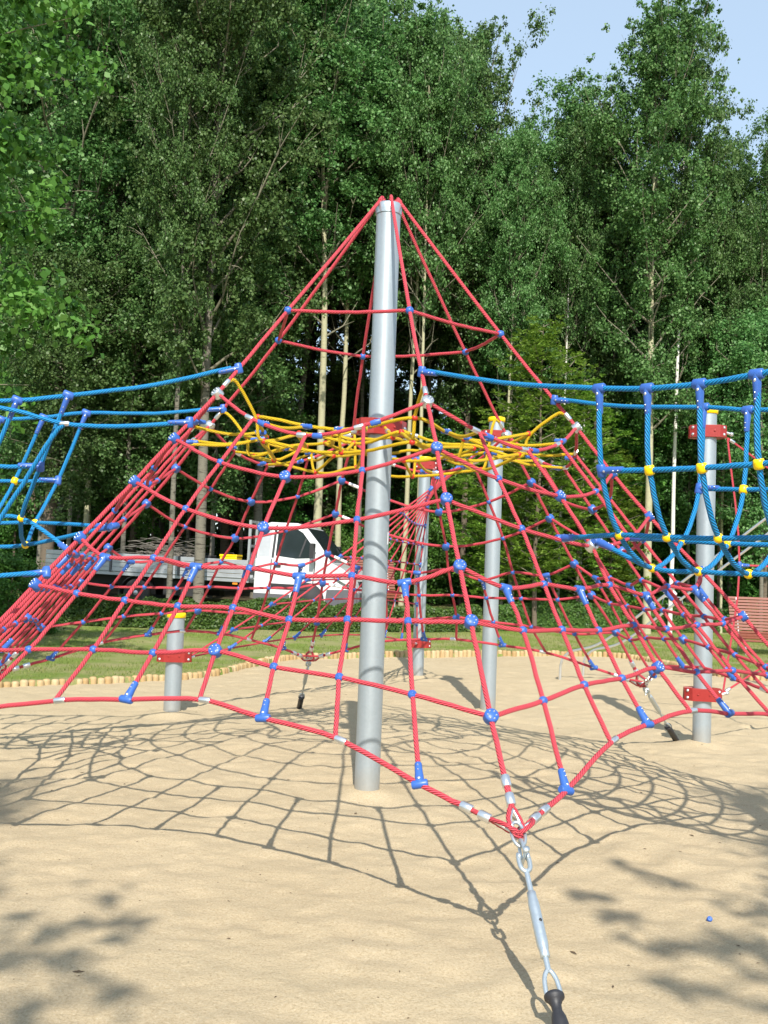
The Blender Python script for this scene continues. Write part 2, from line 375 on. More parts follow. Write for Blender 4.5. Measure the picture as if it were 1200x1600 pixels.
FACE=[{2:[[0.563,-1.262,2.485],[0.903,-1.058,2.412],[1.171,-0.768,2.501]],3:[[0.655,-1.489,2.178],[1.082,-1.237,2.111],[1.393,-0.898,2.177]],4:[[0.761,-1.714,1.876],[1.241,-1.419,1.802],[1.59,-1.023,1.877]],5:[[0.608,-2.134,1.541],[0.853,-1.937,1.564],[1.089,-1.774,1.545],[1.323,-1.542,1.572],[1.592,-1.368,1.52],[1.799,-1.145,1.574],[2.038,-0.95,1.566]],6:[[0.674,-2.313,1.328],[0.92,-2.11,1.328],[1.172,-1.898,1.321],[1.435,-1.672,1.346],[1.697,-1.459,1.321],[1.962,-1.238,1.342],[2.208,-1.021,1.349]],7:[[0.734,-2.574,1.007],[0.998,-2.311,1.062],[1.265,-2.056,1.077],[1.541,-1.802,1.12],[1.844,-1.572,1.082],[2.151,-1.343,1.078],[2.46,-1.122,1.036]],8:[[0.787,-2.878,0.645],[1.086,-2.521,0.809],[1.358,-2.224,0.86],[1.681,-1.937,0.9],[2.002,-1.686,0.861],[2.349,-1.442,0.829],[2.756,-1.229,0.716]]},{2:[[1.424,-0.147,2.51],[1.414,0.177,2.441],[1.286,0.485,2.526]],3:[[1.676,-0.177,2.199],[1.652,0.207,2.136],[1.511,0.576,2.218]],4:[[1.924,-0.208,1.895],[1.894,0.237,1.825],[1.731,0.665,1.918]],5:[[2.226,-0.49,1.577],[2.17,-0.241,1.595],[2.156,0.008,1.552],[2.061,0.258,1.61],[2.043,0.518,1.566],[1.948,0.756,1.621],[1.895,1.006,1.616]],6:[[2.408,-0.534,1.36],[2.36,-0.267,1.365],[2.307,0.006,1.364],[2.236,0.28,1.386],[2.184,0.557,1.379],[2.116,0.827,1.393],[2.047,1.091,1.403]],7:[[2.674,-0.599,1.048],[2.579,-0.298,1.102],[2.496,0.002,1.132],[2.411,0.302,1.165],[2.36,0.607,1.148],[2.308,0.911,1.134],[2.268,1.219,1.096]],8:[[2.983,-0.675,0.729],[2.803,-0.334,0.855],[2.692,-0.004,0.906],[2.591,0.325,0.947],[2.542,0.662,0.924],[2.501,1.001,0.891],[2.519,1.367,0.783]]},{2:[[0.828,0.995,2.537],[0.503,1.191,2.464],[0.137,1.288,2.541]],3:[[0.999,1.166,2.231],[0.596,1.391,2.14],[0.155,1.518,2.236]],4:[[1.157,1.332,1.93],[0.69,1.593,1.846],[0.17,1.743,1.938]],5:[[1.556,1.382,1.624],[1.281,1.497,1.638],[1.035,1.647,1.561],[0.733,1.733,1.643],[0.464,1.886,1.602],[0.183,1.967,1.644],[-0.09,2.086,1.633]],6:[[1.687,1.49,1.412],[1.384,1.624,1.408],[1.092,1.759,1.399],[0.796,1.881,1.409],[0.501,2.019,1.395],[0.192,2.141,1.417],[-0.103,2.257,1.422]],7:[[1.882,1.647,1.106],[1.512,1.768,1.152],[1.185,1.898,1.175],[0.856,2.027,1.199],[0.541,2.185,1.162],[0.221,2.341,1.15],[-0.125,2.509,1.117]],8:[[2.111,1.821,0.793],[1.683,1.908,0.911],[1.299,2.039,0.955],[0.881,2.179,0.987],[0.593,2.357,0.966],[0.201,2.548,0.919],[-0.157,2.801,0.806]]},{2:[[-0.563,1.221,2.537],[-0.888,1.057,2.457],[-1.14,0.803,2.528]],3:[[-0.645,1.44,2.228],[-1.032,1.234,2.153],[-1.342,0.941,2.227]],4:[[-0.747,1.656,1.933],[-1.171,1.415,1.842],[-1.556,1.077,1.913]],5:[[-0.607,2.037,1.631],[-0.835,1.871,1.638],[-1.084,1.739,1.585],[-1.295,1.541,1.632],[-1.553,1.4,1.577],[-1.752,1.208,1.622],[-1.982,1.043,1.606]],6:[[-0.652,2.205,1.419],[-0.902,2.037,1.411],[-1.157,1.862,1.4],[-1.404,1.672,1.41],[-1.664,1.496,1.391],[-1.909,1.309,1.393],[-2.146,1.124,1.392]],7:[[-0.714,2.453,1.113],[-0.976,2.23,1.154],[-1.246,2.018,1.17],[-1.514,1.803,1.19],[-1.804,1.614,1.16],[-2.093,1.424,1.133],[-2.39,1.242,1.083]],8:[[-0.78,2.742,0.802],[-1.072,2.433,0.897],[-1.348,2.18,0.965],[-1.635,1.937,0.993],[-1.933,1.732,0.961],[-2.28,1.536,0.895],[-2.679,1.375,0.757]]},{2:[[-1.401,0.172,2.528],[-1.408,-0.199,2.457],[-1.297,-0.554,2.537]],3:[[-1.649,0.209,2.22],[-1.644,-0.232,2.154],[-1.525,-0.658,2.231]],4:[[-1.891,0.248,1.919],[-1.885,-0.266,1.845],[-1.747,-0.761,1.933]],5:[[-2.175,0.576,1.607],[-2.132,0.288,1.622],[-2.132,0.001,1.577],[-2.052,-0.289,1.633],[-2.048,-0.59,1.586],[-1.967,-0.867,1.639],[-1.928,-1.155,1.631]],6:[[-2.351,0.629,1.392],[-2.318,0.321,1.394],[-2.281,0.004,1.391],[-2.226,-0.314,1.41],[-2.19,-0.634,1.4],[-2.137,-0.949,1.412],[-2.083,-1.254,1.419]],7:[[-2.61,0.71,1.083],[-2.532,0.361,1.134],[-2.467,0.012,1.161],[-2.399,-0.338,1.191],[-2.367,-0.692,1.171],[-2.332,-1.046,1.155],[-2.309,-1.403,1.115]],8:[[-2.907,0.811,0.766],[-2.75,0.41,0.889],[-2.66,0.024,0.937],[-2.579,-0.362,0.975],[-2.55,-0.756,0.95],[-2.529,-1.152,0.914],[-2.569,-1.58,0.805]]},{2:[[-0.848,-1.108,2.525],[-0.505,-1.3,2.413],[-0.158,-1.382,2.476]],3:[[-1.016,-1.301,2.226],[-0.607,-1.52,2.134],[-0.161,-1.631,2.18]],4:[[-1.183,-1.488,1.925],[-0.705,-1.742,1.82],[-0.185,-1.874,1.882]],5:[[-1.614,-1.565,1.626],[-1.322,-1.674,1.629],[-1.06,-1.821,1.591],[-0.762,-1.896,1.591],[-0.483,-2.046,1.561],[-0.205,-2.114,1.572],[0.066,-2.225,1.549]],6:[[-1.735,-1.69,1.415],[-1.442,-1.816,1.39],[-1.132,-1.945,1.374],[-0.826,-2.058,1.379],[-0.522,-2.187,1.335],[-0.223,-2.301,1.351],[0.079,-2.409,1.358]],7:[[-1.93,-1.871,1.109],[-1.561,-1.98,1.13],[-1.226,-2.1,1.133],[-0.889,-2.219,1.164],[-0.581,-2.367,1.107],[-0.255,-2.516,1.082],[0.09,-2.677,1.029]],8:[[-2.172,-2.075,0.796],[-1.708,-2.142,0.876],[-1.321,-2.26,0.909],[-0.938,-2.385,0.937],[-0.612,-2.556,0.88],[-0.264,-2.738,0.826],[0.112,-2.988,0.677]]}]

# ------------------------------------------------------------------ ground
def vnoise(x, y, seed=0):
    xi = np.floor(x).astype(np.int64); yi = np.floor(y).astype(np.int64); xf = x - xi; yf = y - yi
    def h(a, b):
        n = (a * 374761393 + b * 668265263 + seed * 1442695041) & 0xffffffff
        n = ((n ^ (n >> 13)) * 1274126177) & 0xffffffff
        return ((n ^ (n >> 16)) & 0xffff) / 65535.0
    u = xf * xf * (3 - 2 * xf); v = yf * yf * (3 - 2 * yf)
    return (h(xi, yi) * (1 - u) + h(xi + 1, yi) * u) * (1 - v) + (h(xi, yi + 1) * (1 - u) + h(xi + 1, yi + 1) * u) * v - .5
BND = [(-9.6, -6.0), (-9.0, -1.0), (-7.2, 2.7), (-5.6, 4.3), (-4.34, 5.37), (-3.35, 6.15), (-2.55, 6.87), (-2.02, 7.6), (-1.80, 8.4), (-1.62, 9.15), (-1.3, 10.2), (-.78, 11.0), (.7, 11.93), (2.5, 12.8), (4.36, 13.5), (5.3, 13.6), (5.85, 13.2), (6.1, 12.3), (6.2, 11.2), (6.33, 10.0), (6.7, 9.6), (7.6, 9.4), (9.5, 9.3), (12.5, 8.6)]
BC = [(p.x, p.y) for p in catmull([(x, y, 0) for x, y in BND], 8)]
POLY = np.array(BC + [(14, 6), (14, -16), (-12, -16), (-10.5, -10)])
def inside(x, y):
    c = np.zeros(x.shape, bool); n = len(POLY)
    for i in range(n):
        x0, y0 = POLY[i]; x1, y1 = POLY[(i + 1) % n]
        if y0 == y1: continue
        k = ((y0 > y) != (y1 > y)) & (x < (x1 - x0) * (y - y0) / (y1 - y0) + x0)
        c ^= k
    return c
def hedgeline(x):
    return np.interp(x, [-12, -4, 0, 5, 10, 18], [15.0, 15.4, 16.2, 19.2, 21.8, 23.0])
def ground_z(x, y):
    s = y - hedgeline(x)
    z = np.interp(s, [-4, -3.0, 0, 2, 4, 30], [.06, .06, .22, .57, .66, 1.1])
    return z + vnoise(x * .6, y * .6, 3) * .05 + vnoise(x * .15, y * .15, 9) * .12 * np.clip((s + 2) / 6, 0, 1)
def gz(x, y): return float(ground_z(np.array([x]), np.array([y]))[0])
def grid_obj(name, xs, ys, zf, mat, keep=None):
    Xg, Yg = np.meshgrid(xs, ys); Z = zf(Xg, Yg)
    nx, ny = len(xs), len(ys)
    V = np.stack([Xg, Yg, Z], -1).reshape(-1, 3)
    i = np.arange(nx - 1)[None, :] + (np.arange(ny - 1) * nx)[:, None]
    Fq = np.stack([i, i + 1, i + nx + 1, i + nx], -1).reshape(-1, 4)
    if keep is not None:
        cx = V[Fq, 0].mean(1); cy = V[Fq, 1].mean(1); Fq = Fq[keep(cx, cy)]
    used = np.unique(Fq); remap = np.full(len(V), -1); remap[used] = np.arange(len(used)); V = V[used]; Fq = remap[Fq]
    me = bpy.data.meshes.new(name); me.vertices.add(len(V)); me.vertices.foreach_set('co', V.ravel())
    me.loops.add(len(Fq) * 4); me.loops.foreach_set('vertex_index', Fq.ravel().astype(np.int32))
    me.polygons.add(len(Fq)); me.polygons.foreach_set('loop_start', np.arange(0, len(Fq) * 4, 4, dtype=np.int32))
    me.polygons.foreach_set('use_smooth', np.ones(len(Fq), bool))
    me.materials.append(mat); me.update(); me.validate()
    return place(name, me)
rng = np.random.default_rng(5)
FOOT = rng.uniform([-6, -7, .07, 0], [8, 12, .17, 3.14], (420, 4))
def sand_z(x, y):
    z = vnoise(x * .45, y * .45, 1) * .045 + vnoise(x * 1.6, y * 1.6, 2) * .02 + vnoise(x * 3.6, y * 3.6, 4) * .010 + vnoise(x * 6.7 + y * 2, y * 6.7 - x * 2, 6) * .018 + vnoise(x * 13, y * 13, 8) * .015
    for px_, py_, k in ((0, 0, .03), (1.574, 4.591, .03), (3.43, 2.648, .035), (-1.975, 3.645, .03), (1.05, 8.336, .03)):
        d = np.hypot(x - px_, y - py_); z = z * (1 - np.exp(-(d / .4) ** 2)) + k * np.exp(-((d - .10) / .11) ** 2) - .018 * np.exp(-((d - .42) / .16) ** 2)
    for fx, fy, fr, fa in FOOT:
        ca, sa = math.cos(fa), math.sin(fa)
        m = (np.abs(x - fx) < .5) & (np.abs(y - fy) < .5)
        if not m.any(): continue
        dx, dy = x[m] - fx, y[m] - fy
        d = ((dx * ca + dy * sa) / (fr * 1.35)) ** 2 + ((-dx * sa + dy * ca) / (fr * .7)) ** 2
        z[m] += -.011 * np.exp(-d * 1.3) + .006 * np.exp(-(np.sqrt(d) - 1.5) ** 2 * 5)
    return z
def lines(*segs):
    out = []
    for a, b, st in segs: out.append(np.arange(a, b, st))
    out.append([segs[-1][1]]); return np.concatenate(out)
sx = lines((-11, -5, .12), (-5, 6, .04), (6, 13.5, .1)); sy = lines((-15, -5, .2), (-5, 3, .035), (3, 14, .06))
sand = grid_obj('sand', sx, sy, sand_z, M['sand'], keep=inside)
struct(sand)
gx = lines((-400, -60, 20), (-60, -13, 1.5), (-13, 15, .1), (15, 60, 1.5), (60, 401, 20))
gy = lines((-400, -60, 20), (-60, -17, 1.5), (-17, 2, .4), (2, 16, .1), (16, 34, .35), (34, 80, 2), (80, 601, 20))
def lawn_z(x, y):
    z = ground_z(x, y)
    ins = inside(x, y) & inside(x + .05, y) & inside(x - .05, y) & inside(x, y - .05) & inside(x, y + .05)
    z[ins] = -.35
    return z
lawn = grid_obj('grass', gx, gy, lawn_z, M['grass']); struct(lawn)

# grass blades on the strip between the sand pit and the hedge: nobody could count them
def blades():
    n = 90000
    r = np.random.default_rng(11)
    x = r.uniform(-8.5, 12, n); y = r.uniform(4, 22, n)
    s = y - hedgeline(x)
    k = (~inside(x, y + .02)) & (s < .4) & (vnoise(x * 1.1, y * 1.1, 21) + vnoise(x * 4, y * 4, 22) * .6 + .22 > 0)
    x, y = x[k], y[k]; n = len(x)
    h = r.uniform(.02, .06, n); w = r.uniform(.004, .008, n); a = r.uniform(0, 6.28, n); ln = r.uniform(-.03, .03, (n, 2))
    z = ground_z(x, y) - .004
    V = np.empty((n, 3, 3)); V[:, 0] = np.stack([x - np.cos(a) * w, y - np.sin(a) * w, z], 1); V[:, 1] = np.stack([x + np.cos(a) * w, y + np.sin(a) * w, z], 1)
    V[:, 2] = np.stack([x + ln[:, 0], y + ln[:, 1], z + h], 1)
    return leaf_mesh('blades', V, 3, M['blade'])
def leaf_mesh(name, V, k, mat):
    n = len(V)
    me = bpy.data.meshes.new(name); me.vertices.add(n * k); me.vertices.foreach_set('co', V.reshape(-1).astype(np.float32))
    me.loops.add(n * k); me.loops.foreach_set('vertex_index', np.arange(n * k, dtype=np.int32))
    me.polygons.add(n); me.polygons.foreach_set('loop_start', np.arange(0, n * k, k, dtype=np.int32))
    me.materials.append(mat); me.update()
    return me
struct(place('grass_blades', blades()), 'stuff')

# palisade edging of short round logs
def mat_log():
    t = NT('peeled log'); b = t.bsdf(Roughness=.7)
    o = t.obj(); mp = t.n('ShaderNodeMapping'); t.l(o, mp.inputs[0]); mp.inputs['Scale'].default_value = (9, 9, 2.0)
    n1 = t.noise(3, 5, .6, mp.outputs[0]); rnd = t.geo().outputs['Random Per Island']; oi = t.n('ShaderNodeObjectInfo').outputs['Random']
    k = t.math('FRACT', t.math('ADD', rnd, oi))
    c = t.ramp(k, [(0, (.34, .22, .09)), (.5, (.44, .31, .15)), (1, (.48, .38, .22))])
    c = t.mix(t.ramp(n1, [(.4, (0, 0, 0)), (.75, (.7, .7, .7))]), c, (.34, .22, .10))
    t.l(c, b.inputs['Base Color']); t.bump(n1, .4, .01, b); return t.m
M['log'] = mat_log()
edging = thing('log_edging', 'low edging of short pale peeled logs between the sand pit and the lawn', 'edging')
pts = []; acc = 0.0; prev = None
for i in range(len(BC) - 1):
    a, b = Vector(BC[i]), Vector(BC[i + 1]); L = (b - a).length; d = 0
    while acc + (L - d) >= .103:
        d += .103 - acc; acc = 0; pts.append(a + (b - a) * (d / L))
    acc += L - d
logs = []
def logshape(mb, p, rr, h):
    z0 = -.25
    mb.lathe([(rr, z0), (rr, h - .034), (rr * .94, h - .014), (rr * .78, h - .003), (rr * .5, h + .003), (0.0001, h + .005)], 12, Matrix.Translation((p.x, p.y, 0)))
def vis(p):
    q = Vector((p.x, p.y, 0)) - CAM; f = q.dot(_fw)
    return f > 0 and abs(q.dot(_ir) / f) < .42
inview = sorted([p for p in pts if vis(p)], key=lambda p: (p - Vector((CAM.x, CAM.y))).length)
near = set(id(p) for p in inview[:100])
rest = MB()
rl = random.Random(3)
for p in pts:
    rr = rl.uniform(.047, .055); h = .078 + rl.uniform(-.012, .012) + (.03 if p.x > .5 else 0)
    q = p + Vector((rl.uniform(-.012, .012), rl.uniform(-.012, .012)))
    if id(p) in near:
        mb = MB(); logshape(mb, q, rr, h); mb.build('log', M['log'], edging)
    else: logshape(rest, q, rr, h)
ro_ = rest.build('log', M['log'], edging); ro_['kind'] = 'stuff'

# ------------------------------------------------------------------ mast and posts
def arc(n, r, a0=0, a1=2 * math.pi): return [(r * math.cos(a0 + (a1 - a0) * i / n), r * math.sin(a0 + (a1 - a0) * i / n)) for i in range(n + 1)]
def clamp_mesh(mb, mb2, z, rt, ang, w=.180, h=.118):
    """two-part steel collar: octagonal band with ears carrying bolts"""
    Rz = Matrix.Rotation(ang, 3, 'Z')
    for sgn in (1, -1):
        out = [(-w, .018), (-w, .055), (-w * .62, .115), (w * .62, .115), (w, .055), (w, .018)]
        inn = [(rt * math.cos(t), rt * math.sin(t)) for t in [math.asin(min(.99, .018 / rt)) + i * (math.pi - 2 * math.asin(.018 / rt)) / 10 for i in range(11)]]
        poly = out + inn
        n = len(poly)
        vs = [Rz @ Vector((x, y * sgn, z + zz)) for zz in (-h / 2, h / 2) for x, y in poly]
        # walls
        fs = [[i, (i + 1) % n, n + (i + 1) % n, n + i] for i in range(n)]
        # caps as a strip between outer and inner path
        o_idx = [0, 1, 1, 2, 2, 2, 3, 3, 4, 4, 5]
        mbv = vs
        caps = []
        for base in (0, n):
            for k in range(10):
                # inner path runs from +x to -x ; outer list runs -x to +x
                i0 = base + 6 + k; i1 = base + 7 + k
                a = base + 5 - min(5, int(round(k * .5))); b = base + 5 - min(5, int(round((k + 1) * .5)))
                caps.append([i0, i1, b] if a == b else [i0, i1, b, a])
        mb.add(mbv, fs + caps, False)
    for sx_ in (-1, 1):
        for zz in (-.035, .035) if h > .11 else (0,):
            mm = Matrix.Rotation(ang, 4, 'Z') @ Matrix.Translation((sx_ * (w - .03), 0, z + zz)) @ Matrix.Rotation(math.pi / 2, 4, 'X')
            mb2.lathe([(.001, -.092), (.013, -.088), (.017, -.078), (.017, -.068), (.009, -.066), (.009, .066), (.017, .068), (.017, .078), (.013, .088), (.001, .092)], 10, mm)
    # lifting eye cut: raised lip on the front plate
    for sx_ in (-1, 1):
        mm = Matrix.Rotation(ang, 4, 'Z') @ Matrix.Translation((sx_ * rt * .62, -.117, z)) @ Matrix.Rotation(math.pi / 2, 4, 'X')
        mb.lathe([(.010, -.002), (.010, .006), (.001, .007)], 12, mm)
def post(name, label, x, y, h, caps='yellow', clamps=(), r=.0895, group=None, ang=0.0):
    t = thing(name, label, 'pole', (x, y, 0), 0, group)
    mb = MB(); mb.lathe([(r, -.4), (r, h)], 48); mb.build('tube', M['galv'], t)
    if caps == 'yellow':
        mb = MB(); mb.lathe([(r + .004, h - .035), (r + .012, h - .03), (r + .013, h + .012), (r + .006, h + .020), (.001, h + .024)], 48); mb.build('cap', M['yellow_plastic'], t)
    for cz in clamps:
        a, b = MB(), MB(); clamp_mesh(a, b, cz, r + .001, ang)
        c = a.build('clamp', M['red_paint'], t, .006)
        b.build('bolt', M['steel'], c)
    return t
MH = 4.336
mast = thing('mast', 'tall galvanised steel mast standing in the middle of the red rope pyramid', 'mast')
mb = MB(); mb.lathe([(.0915, -.4), (.0905, MH - .06)], 64); mb.build('tube', M['galv'], mast)
mb = MB(); mb.lathe([(.097, MH - .07), (.099, MH - .04), (.099, MH - .004), (.093, MH + .010), (.060, MH + .022), (.001, MH + .024)], 64); mb.build('cap', M['zinc'], mast)
a, b = MB(), MB(); clamp_mesh(a, b, 2.66, .092, R(25), .19, .11)
c = a.build('clamp', M['red_paint'], mast, .006); b.build('bolt', M['steel'], c)
mb = MB()
for k in range(5):   # small weathered maker's plate, curved to the tube
    a0 = R(-32 + k * 3); a1 = R(-32 + (k + 1) * 3); rr = .0925
    mb.add([(rr * math.cos(a0), rr * math.sin(a0), 1.80), (rr * math.cos(a1), rr * math.sin(a1), 1.80), (rr * math.cos(a1), rr * math.sin(a1), 1.89), (rr * math.cos(a0), rr * math.sin(a0), 1.89)], [[0, 1, 2, 3]])
mb.build('sticker', M['white_label'], mast)
PT_P2, PT_RT, PT_LF, PT_FAR = (1.574, 4.591), (3.43, 2.648), (-1.975, 3.645), (1.05, 8.336)
post('pole', 'grey steel pole with yellow cap and one red clamp, just right of the mast', *PT_P2, 3.475, clamps=(3.27,), ang=R(8))
post('pole', 'yellow-capped steel pole with two red clamps, behind the right blue rope bridge', *PT_RT, 3.356, clamps=(3.14, .50), ang=R(-12))
post('pole', 'short grey post with a yellow cap and a red clamp, left of the mast', *PT_LF, 1.058, clamps=(.62,), ang=R(6))
post('pole', 'farthest grey steel pole, rising behind the mast just inside the log edging', *PT_FAR, 3.39, clamps=(3.28, .52), ang=R(10))

# ------------------------------------------------------------------ rope hardware meshes
def ball_me(r, mat, name):
    mb = MB(); k = 9
    mb.lathe([(max(.0005, r * math.sin(math.pi * i / k)), -r * .92 * math.cos(math.pi * i / k)) for i in range(k + 1)], 14)
    mb.lathe([(r * .34, r * .80), (r * .34, r * .98), (.0005, r * 1.02)], 8)
    return mb.mesh(name, mat)
def disc_me(r, h, mat, name, dots=6):
    mb = MB(); mb.lathe([(.001, -h / 2), (r * .9, -h / 2), (r, -h / 2 + .006), (r, h / 2 - .006), (r * .93, h / 2), (.001, h / 2)], 24)
    for k in range(dots):
        a = k * 2 * math.pi / dots
        mb.lathe([(.0045, h / 2 - .001), (.0045, h / 2 + .003), (.0005, h / 2 + .0045)], 8, Matrix.Translation((r * .6 * math.cos(a), r * .6 * math.sin(a), 0)), True, 1)
    return mb.mesh(name, [mat, M['steel']])
def tee_me(mat, name, arm=.036, stem=.105, r=.0195):
    """sleeve along local X, stem along local Z"""
    mb = MB()
    mb.lathe([(r * .8, -arm), (r, -arm + .006), (r, arm - .006), (r * .8, arm)], 14, Matrix.Rotation(math.pi / 2, 4, 'Y'))
    mb.lathe([(r * 1.05, 0), (r * 1.05, .035), (r * .92, .06), (r * .86, stem - .006), (r * .7, stem)], 14)
    for zz, rr in ((.022, .0085), (.065, .004), (.088, .004)):
        mb.lathe([(rr, r * .9 - .003), (rr, r * .95), (rr * .4, r * .95 + .003), (.0004, r * .95 + .0035)], 8, Matrix.Translation((0, 0, zz)) @ Matrix.Rotation(math.pi / 2, 4, 'X'), True, 1)
        mb.lathe([(rr, r * .9 - .003), (rr, r * .95), (rr * .4, r * .95 + .003), (.0004, r * .95 + .0035)], 8, Matrix.Translation((0, 0, zz)) @ Matrix.Rotation(-math.pi / 2, 4, 'X'), True, 1)
    return mb.mesh(name, [mat, M['steel']])
def ferrule_me(L=.06, r=.0165):
    mb = MB(); mb.lathe([(r * .85, -L / 2), (r, -L / 2 + .005), (r, L / 2 - .005), (r * .85, L / 2)], 14); return mb.mesh('ferrule', M['steel'])
ME = dict(ball=ball_me(.0228, M['blue_plastic'], 'ball'), bigdisc=disc_me(.034, .046, M['blue_plastic'], 'disc'), whitedisc=disc_me(.036, .055, M['steel'], 'white disc'),
          tee=tee_me(M['blue_plastic'], 'tee'), ferrule=ferrule_me(), rball=ball_me(.021, M['red_plastic'], 'red ball'), yball=ball_me(.027, M['yellow_plastic'], 'yellow ball'),
          ydrum=None)
mb = MB(); mb.lathe([(.014, -.026), (.024, -.022), (.027, -.008), (.027, .008), (.024, .022), (.014, .026)], 16); ME['ydrum'] = mb.mesh('yellow drum', M['yellow_plastic'])
RR = .0116
def kinked(*chains, sub=6):
    out = []
    for c in chains:
        out += catmull(c, sub)[:-1]
    return out
def ball(parent, p, me='ball', name='ball_connector', axis=None):
    ax = axis if axis is not None else Vector((random.uniform(-1, 1), random.uniform(-1, 1), random.uniform(-1, 1)))
    return place(name, ME[me], parent, frame_mat(p, ax))
def tee(parent, p, along, stem, name='tee_connector'):
    x = Vector(along).normalized(); z = Vector(stem).normalized()
    return place(name, ME['tee'], parent, frame_mat(p, z, x))
def ferrule(parent, p, along, name='ferrule'):
    return place(name, ME['ferrule'], parent, frame_mat(p, along))
def rope(parent, pts, mat='red_rope', name='rope', r=RR, sub=6, closed=False, seg=10, smooth_curve=True):
    path = catmull(pts, sub, closed) if smooth_curve else pts
    # a rope is never perfectly smooth: a millimetre or two of wander
    out = []
    for i, p in enumerate(path):
        k = 0 if (not closed and i in (0, len(path) - 1)) else 1
        out.append(p + Vector((random.gauss(0, .0011), random.gauss(0, .0011), random.gauss(0, .0011))) * k)
    mb = MB(); mb.tube(out, r, seg, closed); return mb.build(name, M[mat], parent)
def eye_end(parent, joint, frm, ropemat='red_rope', loop=True):
    """thimble eye: two ferrules, a rope loop and a bright thimble liner, ending at the joint"""
    d = (Vector(joint) - Vector(frm)).normalized()
    side = d.cross(Vector((0, 0, 1))).normalized(); a = Vector(joint) - d * .03
    for k in (.22, .13):
        f_ = ferrule(parent, a - d * k, d); f_.scale = (1.28, 1.28, .95)
    base = a - d * .10
    side = (side + d.cross(side) * (.6 if frm[0] > joint[0] else -.6)).normalized()
    loop_p = [base - d * .01, base + d * .03 + side * .022, base + d * .08 + side * .043, base + d * .125 + side * .034, base + d * .148, base + d * .125 - side * .034, base + d * .08 - side * .043, base + d * .03 - side * .022, base - d * .01]
    rope(parent, loop_p, ropemat, 'rope_eye', RR * .84, 4)
    mb = MB(); c = base + d * .078; lp = [c + (p - c) * .70 for p in loop_p]; mb.tube(catmull(lp, 4), .0065, 6); mb.build('thimble', M['steel'], parent)
    # doubled rope between the two ferrules
    mb = MB(); mb.tube([a - d * .235 + side * .006, a - d * .11 + side * .007], RR * .85, 10); mb.tube([a - d * .225 - side * .006, a - d * .11 - side * .007], RR * .85, 10); mb.build('rope_tail', M[ropemat], parent)
    return a - d * .22

# ------------------------------------------------------------------ pyramid net
def V3(p): return Vector(p)
RG = [[V3(p) for p in r] for r in RIDGE]
FC = [{l: [V3(p) for p in f[l]] for l in f} for f in FACE]
def ring_nodes(k, l):
    """nodes of level l on face k from ridge k to ridge k+1 (inclusive)"""
    mid = FC[k][l] if l in FC[k] else []
    return [RG[k][l]] + mid + [RG[(k + 1) % 6][l]]
net = thing('climbing_net', 'tall six-sided pyramid net of red rope with blue connectors hung from the central mast', 'climbing net')
balls = []; 
def outn(p, up=.7):
    q = Vector((p.x, p.y, 0)).normalized(); q.z = up; return q.normalized()
anchor_eye = []
for k in range(6):
    jt = RG[k][8]
    e = eye_end(net, jt, RG[k][7])
    az = math.atan2(RG[k][4].y, RG[k][4].x)
    top = [Vector((.045 * math.cos(az), .045 * math.sin(az), MH + .034)), Vector((.095 * math.cos(az), .095 * math.sin(az), MH + .018)), Vector((.125 * math.cos(az), .125 * math.sin(az), MH - .03))]
    rope(net, top + [RG[k][l] for l in range(1, 8)] + [e], 'red_rope', 'ridge_rope', .0125)
    for l in range(1, 8):
        n = outn(RG[k][l])
        if l == 2:
            place('disc_connector', ME['whitedisc'], net, frame_mat(RG[k][l], n))
            d = (RG[k][1] - RG[k][2]).normalized(); ferrule(net, RG[k][2] + d * .10, d)
        else: place('disc_connector', ME['bigdisc'], net, frame_mat(RG[k][l], n)) if l > 1 else balls.append((RG[k][l], 1.25))
for l in range(1, 8):
    P = kinked(*[ring_nodes(k, l) if l > 1 else [RG[k][1], RG[k][1].lerp(RG[(k + 1) % 6][1], .5) - Vector((0, 0, .012)), RG[(k + 1) % 6][1]] for k in range(6)])
    rope(net, P, 'red_rope', 'ring_rope', RR, 6, True, 10, False)
for k in range(6):
    k2 = (k + 1) % 6
    b8 = FC[k][8]
    e0 = eye_end(net, RG[k][8], b8[0]); e1 = eye_end(net, RG[k2][8], b8[-1])
    rope(net, [e0] + b8 + [e1], 'red_rope', 'edge_rope', .0122)
    for ci, c in enumerate((2, 4, 6)):
        P = [FC[k][l][ci] for l in (2, 3, 4)] + [FC[k][l][c - 1] for l in (5, 6, 7, 8)]
        rope(net, P, 'red_rope', 'net_rope')
        for l in (3, 4, 5, 6, 7):
            p = P[l - 2]
            if c == 4 and l in (3, 4, 7):
                place('disc_connector', ME['whitedisc' if (k == 0 and l == 4) else 'bigdisc'], net, frame_mat(p, outn(p)))
            else: balls.append((p, 1.0))
        t8 = (b8[c] - b8[c - 2]).normalized(); ferrule(net, P[-1] + t8 * .03, t8)
        t2 = (ring_nodes(k, 2)[ci + 2] - ring_nodes(k, 2)[ci]).normalized(); ferrule(net, P[0] - t2 * .03, t2)
    for c in (1, 3, 5, 7):
        P = [FC[k][l][c - 1] for l in (5, 6, 7, 8)]
        rope(net, P, 'red_rope', 'net_rope')
        r5 = ring_nodes(k, 5); t5 = r5[c + 1] - r5[c - 1]
        tee(net, P[0], t5, P[1] - P[0])
        r8 = [RG[k][8]] + b8 + [RG[k2][8]]; tee(net, P[3], r8[c + 1] - r8[c - 1], P[2] - P[3])
        balls.append((P[1], 1.0)); balls.append((P[2], 1.0))
